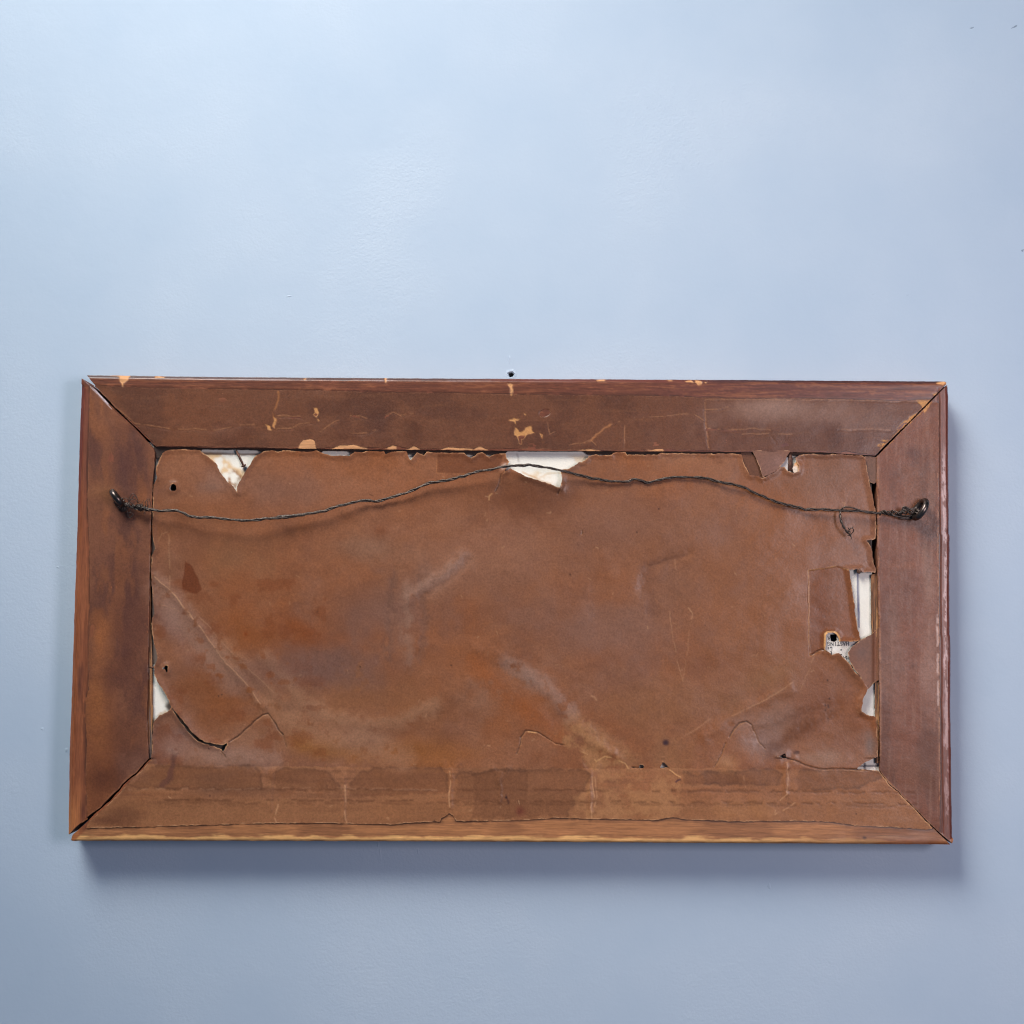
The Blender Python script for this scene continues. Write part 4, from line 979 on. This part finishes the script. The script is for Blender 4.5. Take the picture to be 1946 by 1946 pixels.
mixmap(dk, sstep(0.4, 0.7, b3), (88, 52, 34), 0.5)
sheet('paper_scrap', under_layer, [], dk, M_paper, frame, step=1.4, base=-4.5, down=0.8, torn=0.5, edge=(120, 80, 56), edge_col_w=0, label='darker scrap of paper below the tear')
tan = Canvas((214, 156, 108), 0.7)
tan.spot(1510, 892, 7, 8, (206, 192, 178), 0.95, pw=2)
sheet('paper_scrap', K(4, 640, 810, 668, 762, 690, 780, 702, 815, 690, 850, 655, 855), [], tan, M_paper, frame, step=1.2, base=-3.5, down=0.8, torn=0.4, edge_col_w=0, label='tan paper shred beside the dark opening')
sheet('paper_scrap', K(4, 540, 820, 590, 725, 618, 735, 604, 850), [], Canvas((200, 190, 184), 0.7), M_board, frame, step=1.2, base=-4, down=0.8, torn=0.3, edge_col_w=0, label='pale paper shred beside the hanging flap')
# brown wooden peg in the opening below the top rail
pegv, pegf = tube(np.stack([P(1500, 858, 0.003), P(1501, 875, 0.0026), P(1501, 894, 0.002)]), np.array([5, 5, 5]) * S, 8)
link('nail', pegv, pegf, M_rust, frame)

# ---- printed scrap with its lettering, upside down
sc_cv = Canvas((212, 204, 196), 0.75)
mixmap(sc_cv, sstep(0.45, 0.8, b3), (196, 182, 168), 0.6)
sc_cv.spot(1586, 1234, 10, 8, (228, 222, 214), 0.8)
sc_cv.spot(1614, 1240, 12, 14, (188, 180, 176), 0.6)
scrap = sheet('printed_scrap', [(1560, 1198), (1600, 1198), (1634, 1212), (1632, 1262), (1600, 1264), (1560, 1246)], [black1], sc_cv, M_board, frame, step=1.4, base=-5.0, down=0.8, torn=0.3, edge_col_w=0, label='scrap of old print glimpsed upside down')
GL = {'H': [((0, 0), (0, 1)), ((0.7, 0), (0.7, 1)), ((0, .5), (0.7, .5))], 'A': [((0, 0), (.37, 1)), ((.37, 1), (.74, 0)), ((.16, .36), (.58, .36))],
      'S': [((.62, .8), (.45, 1)), ((.45, 1), (.15, .95)), ((.15, .95), (.06, .7)), ((.06, .7), (.6, .35)), ((.6, .35), (.5, .05)), ((.5, .05), (.2, 0)), ((.2, 0), (.04, .2))],
      'T': [((.35, 0), (.35, 1)), ((0, 1), (.7, 1)), ((0, 1), (0, .78)), ((.7, 1), (.7, .78))], 'I': [((.3, 0), (.3, 1))], 'N': [((0, 0), (0, 1)), ((0, 1), (.68, 0)), ((.68, 0), (.68, 1))],
      'G': [((.66, .8), (.45, 1)), ((.45, 1), (.15, .88)), ((.15, .88), (.04, .5)), ((.04, .5), (.16, .1)), ((.16, .1), (.45, 0)), ((.45, 0), (.66, .14)), ((.66, .14), (.66, .42)), ((.66, .42), (.42, .42))],
      'L': [((.1, 0), (.1, 1)), ((.1, 0), (.6, 0)), ((.6, 0), (.6, .22))], 'E': [((.08, 0), (.08, 1)), ((.08, 0), (.62, 0)), ((.08, 1), (.6, 1)), ((.08, .52), (.46, .52))],
      'R': [((.06, 0), (.06, 1)), ((.06, 1), (.46, 1)), ((.46, 1), (.56, .76)), ((.56, .76), (.46, .52)), ((.46, .52), (.06, .52)), ((.36, .52), (.66, 0))],
      '"': [((.2, .72), (.2, 1)), ((.46, .72), (.46, 1))], "'": [((.2, .72), (.2, 1))], 'c': [((.5, .5), (.3, .62)), ((.3, .62), (.1, .3)), ((.1, .3), (.3, 0)), ((.3, 0), (.5, .1))]}
SERIF = {'H': [(0, 0), (0, 1), (.7, 0), (.7, 1)], 'A': [(0, 0), (.74, 0)], 'T': [(.35, 0)], 'I': [(.3, 0), (.3, 1)], 'N': [(0, 0), (0, 1), (.68, 1)], 'L': [(.1, 1)], 'E': [(.08, 0), (.08, 1)], 'R': [(.06, 0), (.06, 1), (.66, 0)]}
TV, TF = [], []


def ink_line(a, b, w, z):
    a = np.array(a, float); b = np.array(b, float)
    d = b - a; d /= np.linalg.norm(d) + 1e-9
    n = np.array([-d[1], d[0]]) * w / 2
    o = len(TV)
    for q in (a + n - d * w * .2, b + n + d * w * .2, b - n + d * w * .2, a - n - d * w * .2):
        TV.append(P(q[0], q[1], (5.0 - z) * S))
    TF.append((o, o + 1, o + 2, o + 3))


def word(s, x, y, cap, adv):
    """upside-down line: starts at x and runs to the left, baseline at y, letters grow downwards in the picture"""
    for ch in s:
        if ch in GL:
            for a, b in GL[ch]:
                vert = abs(a[0] - b[0]) < 0.05
                ink_line((x - a[0] * cap * .92, y + a[1] * cap), (x - b[0] * cap * .92, y + b[1] * cap), 1.15 if vert else 0.85, 0.5 + len(TV) * 1e-4)
            for a in SERIF.get(ch, []):
                ink_line((x - (a[0] - .13) * cap * .92, y + a[1] * cap), (x - (a[0] + .13) * cap * .92, y + a[1] * cap), 0.7, 0.5 + len(TV) * 1e-4)
        x -= adv


word('R', 1577.5, 1209.8, 6.5, 6)
word('HASTING', 1613, 1219.9, 6.9, 5.95)
word('"', 1600.5, 1229.4, 6.5, 6); word('Lc', 1581.5, 1229.6, 6.2, 5.6)
word('"', 1600.5, 1238.2, 6.5, 6); word('E', 1580.8, 1238.2, 6.2, 6)
word("HA'", 1613.3, 1246.8, 6.9, 6)
word('H', 1613.3, 1255.8, 6.9, 6)
link('lettering', TV, [f[::-1] for f in TF], M_ink, scrap, smooth=False)

# ---- nails holding the board
def nail(x0, y0, h0, x1, y1, h1, r, head):
    p = pxh([(x0, y0, h0), ((x0 + x1) / 2, (y0 + y1) / 2, (h0 + h1) / 2), (x1, y1, h1)])
    parts = [tube(p, r * S, 7)]
    if head:
        d = (p[-1] - p[0]) / np.linalg.norm(p[-1] - p[0])
        parts.append(tube(np.stack([p[-1] - d * 1.5 * S, p[-1] - d * 0.6 * S, p[-1] + d * 1.2 * S, p[-1] + d * 2.0 * S]), np.array([r * 1.2, head, head * .95, head * .5]) * S, 10))
    v, f = merge(parts)
    v = v + rng.normal(0, 0.25 * S, v.shape)
    return link('nail', v, f, M_rust, frame)


nail(449, 856, -6, 463, 885, -5, 2.0, 5.0)
nail(1640, 1085, -6, 1632, 1085.5, 0, 3.0, 5.2)
nail(283, 1268, -6, 303, 1269, -3, 1.7, 0)
nail(392, 1421, -8, 398, 1420.5, -2, 2.0, 3.6)
nail(1491, 1428, -6, 1490, 1436, -4, 2.2, 3.0)

# ---- screw eyes
def screw_eye(cx, cy, ux, uy, hc_, R_, r_rod, tilt):
    c = P(cx, cy, -hc_ * S)
    u = P(cx + ux, cy + uy, -hc_ * S) - c; u /= np.linalg.norm(u)
    n = CAM - c; n /= np.linalg.norm(n); n = n + tilt * np.cross(u, n)
    n -= u * (n @ u); n /= np.linalg.norm(n)
    a = np.linspace(0, 2 * math.pi, 36, endpoint=False)
    p = c + (u[None] * np.cos(a)[:, None] * 1.15 + n[None] * np.sin(a)[:, None]) * R_ * S
    ring = tube(p, r_rod * S, 12, True)
    foot = c - n * R_ * S
    stem = tube(np.stack([foot + n * 1.0 * S, foot - n * 3 * S, foot - n * 22 * S]), np.array([r_rod * 1.05, r_rod * 0.95, r_rod * 0.6]) * S, 12)
    v, f = merge([ring, stem])
    return link('screw_eye', v, f, M_eye, frame), c, u, n


eye_l, cl, ul, nl_ = screw_eye(222.5, 946.5, 20.5, 27.0, 14, 12.5, 6.2, 0.05)
eye_r, cr_, ur, nr_ = screw_eye(1748.5, 968.0, 15.5, -27.0, 17, 16.0, 6.0, 0.42)

# ---- the hanging wire: three twisted strands
path = [(232, 956, 14), (247, 962, 13), (262, 967, 14)]
path += [(*K(1, x, y)[0], h) for x, y, h in ((640, 1098, 15), (720, 1110, 18), (800, 1124, 20), (900, 1117, 21), (960, 1140, 23), (1000, 1161, 24), (1080, 1171, 26), (1200, 1172, 27), (1290, 1189, 28), (1400, 1194, 27), (1520, 1188, 25), (1700, 1170, 21), (1850, 1150, 18))]
path += [(*K(2, x, y)[0], h) for x, y, h in ((100, 1172, 18), (220, 1165, 18), (330, 1145, 17), (440, 1128, 17), (500, 1105, 16), (600, 1078, 15), (700, 1054, 12), (770, 1047, 9), (850, 1051, 8), (920, 1030, 8), (1050, 990, 10), (1180, 940, 12), (1240, 918, 13), (1350, 900, 15), (1460, 872, 17), (1560, 840, 20), (1660, 822, 22), (1800, 795, 24))]
path += [(*K(3, x, y)[0], h) for x, y, h in ((380, 787, 25), (480, 798, 23), (580, 815, 19), (690, 838, 14), (780, 862, 10), (860, 882, 8), (950, 898, 6), (1060, 908, 5), (1130, 910, 4), (1168, 893, 4), (1230, 900, 3.5), (1280, 916, 3), (1340, 902, 3), (1420, 882, 3.5), (1520, 875, 4), (1640, 878, 5), (1720, 890, 6), (1800, 912, 7))]
path += [(*K(4, x, y)[0], h) for x, y, h in ((110, 915, 8), (210, 930, 9), (310, 965, 8), (400, 1005, 8), (500, 1050, 7), (620, 1085, 6), (740, 1110, 7), (880, 1115, 9), (1000, 1120, 10), (1120, 1122, 11), (1220, 1138, 11), (1320, 1142, 11), (1400, 1162, 11), (1470, 1168, 12), (1540, 1150, 13), (1575, 1130, 14))]
pw = pxh(path)
pw, arc = resample(catmull(pw, 10), 1.6 * S)
pw[:, 2] += (np.interp(arc, np.linspace(0, arc[-1], 160), rng.normal(0, 0.55, 160))) * S
t_, u_, v_ = frames(pw)
hang = bpy.data.objects.new('hanging_wire', None)
COL.objects.link(hang)
hang.parent = frame
tight = 0.75 + 0.5 * np.interp(arc, np.linspace(0, arc[-1], 40), rng.random(40))
for k in range(3):
    phs = arc / (58 * S) * 2 * math.pi + k * 2 * math.pi / 3 + 2.0 * np.interp(arc, np.linspace(0, arc[-1], 30), rng.random(30))
    hr = (1.5 * tight)[:, None] * S
    q = pw + (u_ * np.cos(phs)[:, None] + v_ * np.sin(phs)[:, None]) * hr
    v, f = tube(q, 1.3 * S, 6)
    link('strand', v, f, M_wire, hang)


def coil(p0, p1, r, turns, rad, wob_=0.15, n=18, seed=1):
    """wire wound round the line p0-p1 (world)"""
    rr2 = np.random.default_rng(seed)
    m = int(turns * n)
    t = np.linspace(0, 1, m)[:, None]
    ax = p1 - p0; L_ = np.linalg.norm(ax); ax = ax / L_
    u = np.cross(ax, [0.1, 1, 0.2]); u /= np.linalg.norm(u); v = np.cross(ax, u)
    a = t[:, 0] * turns * 2 * math.pi + rr2.uniform(0, 6)
    jr = r * (1 + wob_ * np.interp(t[:, 0], np.linspace(0, 1, 24), rr2.normal(0, 1, 24)))
    p = p0 + ax * L_ * t + (u * np.cos(a)[:, None] + v * np.sin(a)[:, None]) * jr[:, None] * S
    return tube(p, rad * S, 6)


wr = []
# right eye: neat wraps round the eye and back along the wire
er0 = cr_ - ur * 15 * S; er1 = cr_ + ur * 3 * S
for i in range(3):
    wr.append(coil(cr_ - ur * (14 - 3 * i) * S + nr_ * 3 * S, cr_ - ur * (7 - 3 * i) * S + nr_ * 5 * S, 7.4, 1.6, 1.35, 0.08, seed=30 + i))
a0, a1 = pxh([(1738, 974, 15), (1672, 975, 11)])
for i in range(3):
    wr.append(coil(a0, a1, 4.2 - i * 0.7, 3.2 + i * 0.9, 1.25, 0.25, seed=40 + i))
for i in range(4):
    pts = pxh([(1700 + 4 * i, 978 + i, 12), (1718, 972 - 3 * i, 17 + i), (1736, 966 + 2 * i, 19), (1747, 972 + 3 * i, 15), (1738, 984 - i, 10), (1716, 986 - i, 9), (1702, 981, 9)])
    wr.append(tube(resample(catmull(pts, 8), 1.5 * S)[0], 1.3 * S, 6))
wr.append(tube(resample(catmull(pxh([(1598, 969, 10), (1604, 964, 13), (1612, 963.5, 14), (1624, 966, 13), (1640, 971, 12), (1660, 975, 12)]), 8), 1.5 * S)[0], 1.3 * S, 6))
link('wire_wrap', *merge(wr), M_wire, hang)
# left eye: loose tangle and frayed hairs
wl = []
for i in range(3):
    wl.append(coil(cl + ul * (6 + 2 * i) * S + nl_ * 0 * S, cl + ul * (15 + 2 * i) * S, 7.2, 2.2, 1.2, 0.2, seed=50 + i))
b0, b1 = pxh([(232, 957, 12), (284, 969, 15)])
for i in range(4):
    wl.append(coil(b0, b1, 3.4 - 0.5 * i, 3.0 + i * 1.2, 1.05, 0.45, seed=60 + i))
c0, c1 = pxh([(262, 963, 17), (270, 967, 18)])
wl.append(coil(c0, c1, 5.0, 4, 0.9, 0.3, seed=66))
for i in range(5):
    wl.append(coil(*pxh([(220 + i * 2, 952 + i * 3, 4), (236 + i, 966 + i, 8)]), 4.0, 2.5, 1.0, 0.4, seed=70 + i))
link('wire_wrap', *merge(wl), M_wire, hang)
fr = []
for pts in ([(244, 952, 14), (248, 942, 17), (253, 938.5, 18), (259, 943, 17), (262, 952, 15), (258, 962, 14)], [(243, 951, 14), (250, 949, 20), (258, 950, 19), (264, 955, 16)], [(275, 955, 15), (280, 949, 18), (284, 949, 18), (286, 957, 17), (287, 964, 17)], [(277, 965, 15), (276, 955, 19), (279, 951, 20), (281, 958, 18), (279, 964, 16)],
            [(236, 962, 10), (242, 972, 8), (243, 980, 6), (247, 983, 5), (253, 979, 6), (251, 975, 8), (244, 974, 9)], [(232, 947, 15), (240, 947, 18), (247, 954, 18), (256, 961, 16)], [(250, 968, 10), (244, 979, 7), (247, 984, 5), (254, 977, 6)], [(240, 960, 12), (252, 946, 19), (256, 941, 19), (262, 949, 17)],
            [(236, 966, 10), (246, 966, 9), (256, 964, 10), (262, 968, 11)]):
    fr.append(tube(resample(catmull(pxh(pts), 8), 1.2 * S)[0], 0.55 * S, 5))
for i in range(14):
    a = rng.uniform(0, 6.3); x, y = rng.uniform(238, 282), 0
    y = 956 + (x - 238) * 0.28 + rng.normal(0, 2)
    pts = [(x, y, 13)]
    for k in range(4):
        a += rng.normal(0, 0.9); x += 4 * math.cos(a); y += 4 * math.sin(a)
        pts.append((x, y, 13 + rng.normal(2, 3)))
    fr.append(tube(resample(catmull(pxh(pts), 6), 1.2 * S)[0], 0.42 * S, 5))
link('frayed_hair', *merge(fr), M_wire, hang)
# the loose tail hanging below the wire at the right
tail = [(1597.5, 970, 11), (1596.5, 978, 13), (1598.5, 990, 15), (1602, 999, 16), (1607, 1007, 16), (1612, 1013, 15), (1617, 1018, 14)]
tp, ta = resample(catmull(pxh(tail), 10), 1.4 * S)
_, tu, tv = frames(tp)
tl = []
for k in range(2):
    a = ta / (22 * S) * 6.28 + k * math.pi
    tl.append(tube(tp + (tu * np.cos(a)[:, None] + tv * np.sin(a)[:, None]) * 1.1 * S, 1.3 * S, 6))
for pts in ([(1611, 1011, 15), (1616, 1005, 19), (1622, 1001, 21)], [(1614, 1008, 15), (1612, 1003, 19)], [(1616, 1016, 14), (1622, 1010, 17), (1621, 1005, 20), (1618, 1003, 20)], [(1615, 1015, 14), (1618, 1022, 15), (1618.5, 1025, 15)], [(1611, 1013, 15), (1616, 1009, 19), (1614, 1016, 18), (1611, 1018, 15)]):
    tl.append(tube(resample(catmull(pxh(pts), 8), 1.2 * S)[0], 0.8 * S, 6))
link('wire_end', *merge(tl), M_wire, hang)
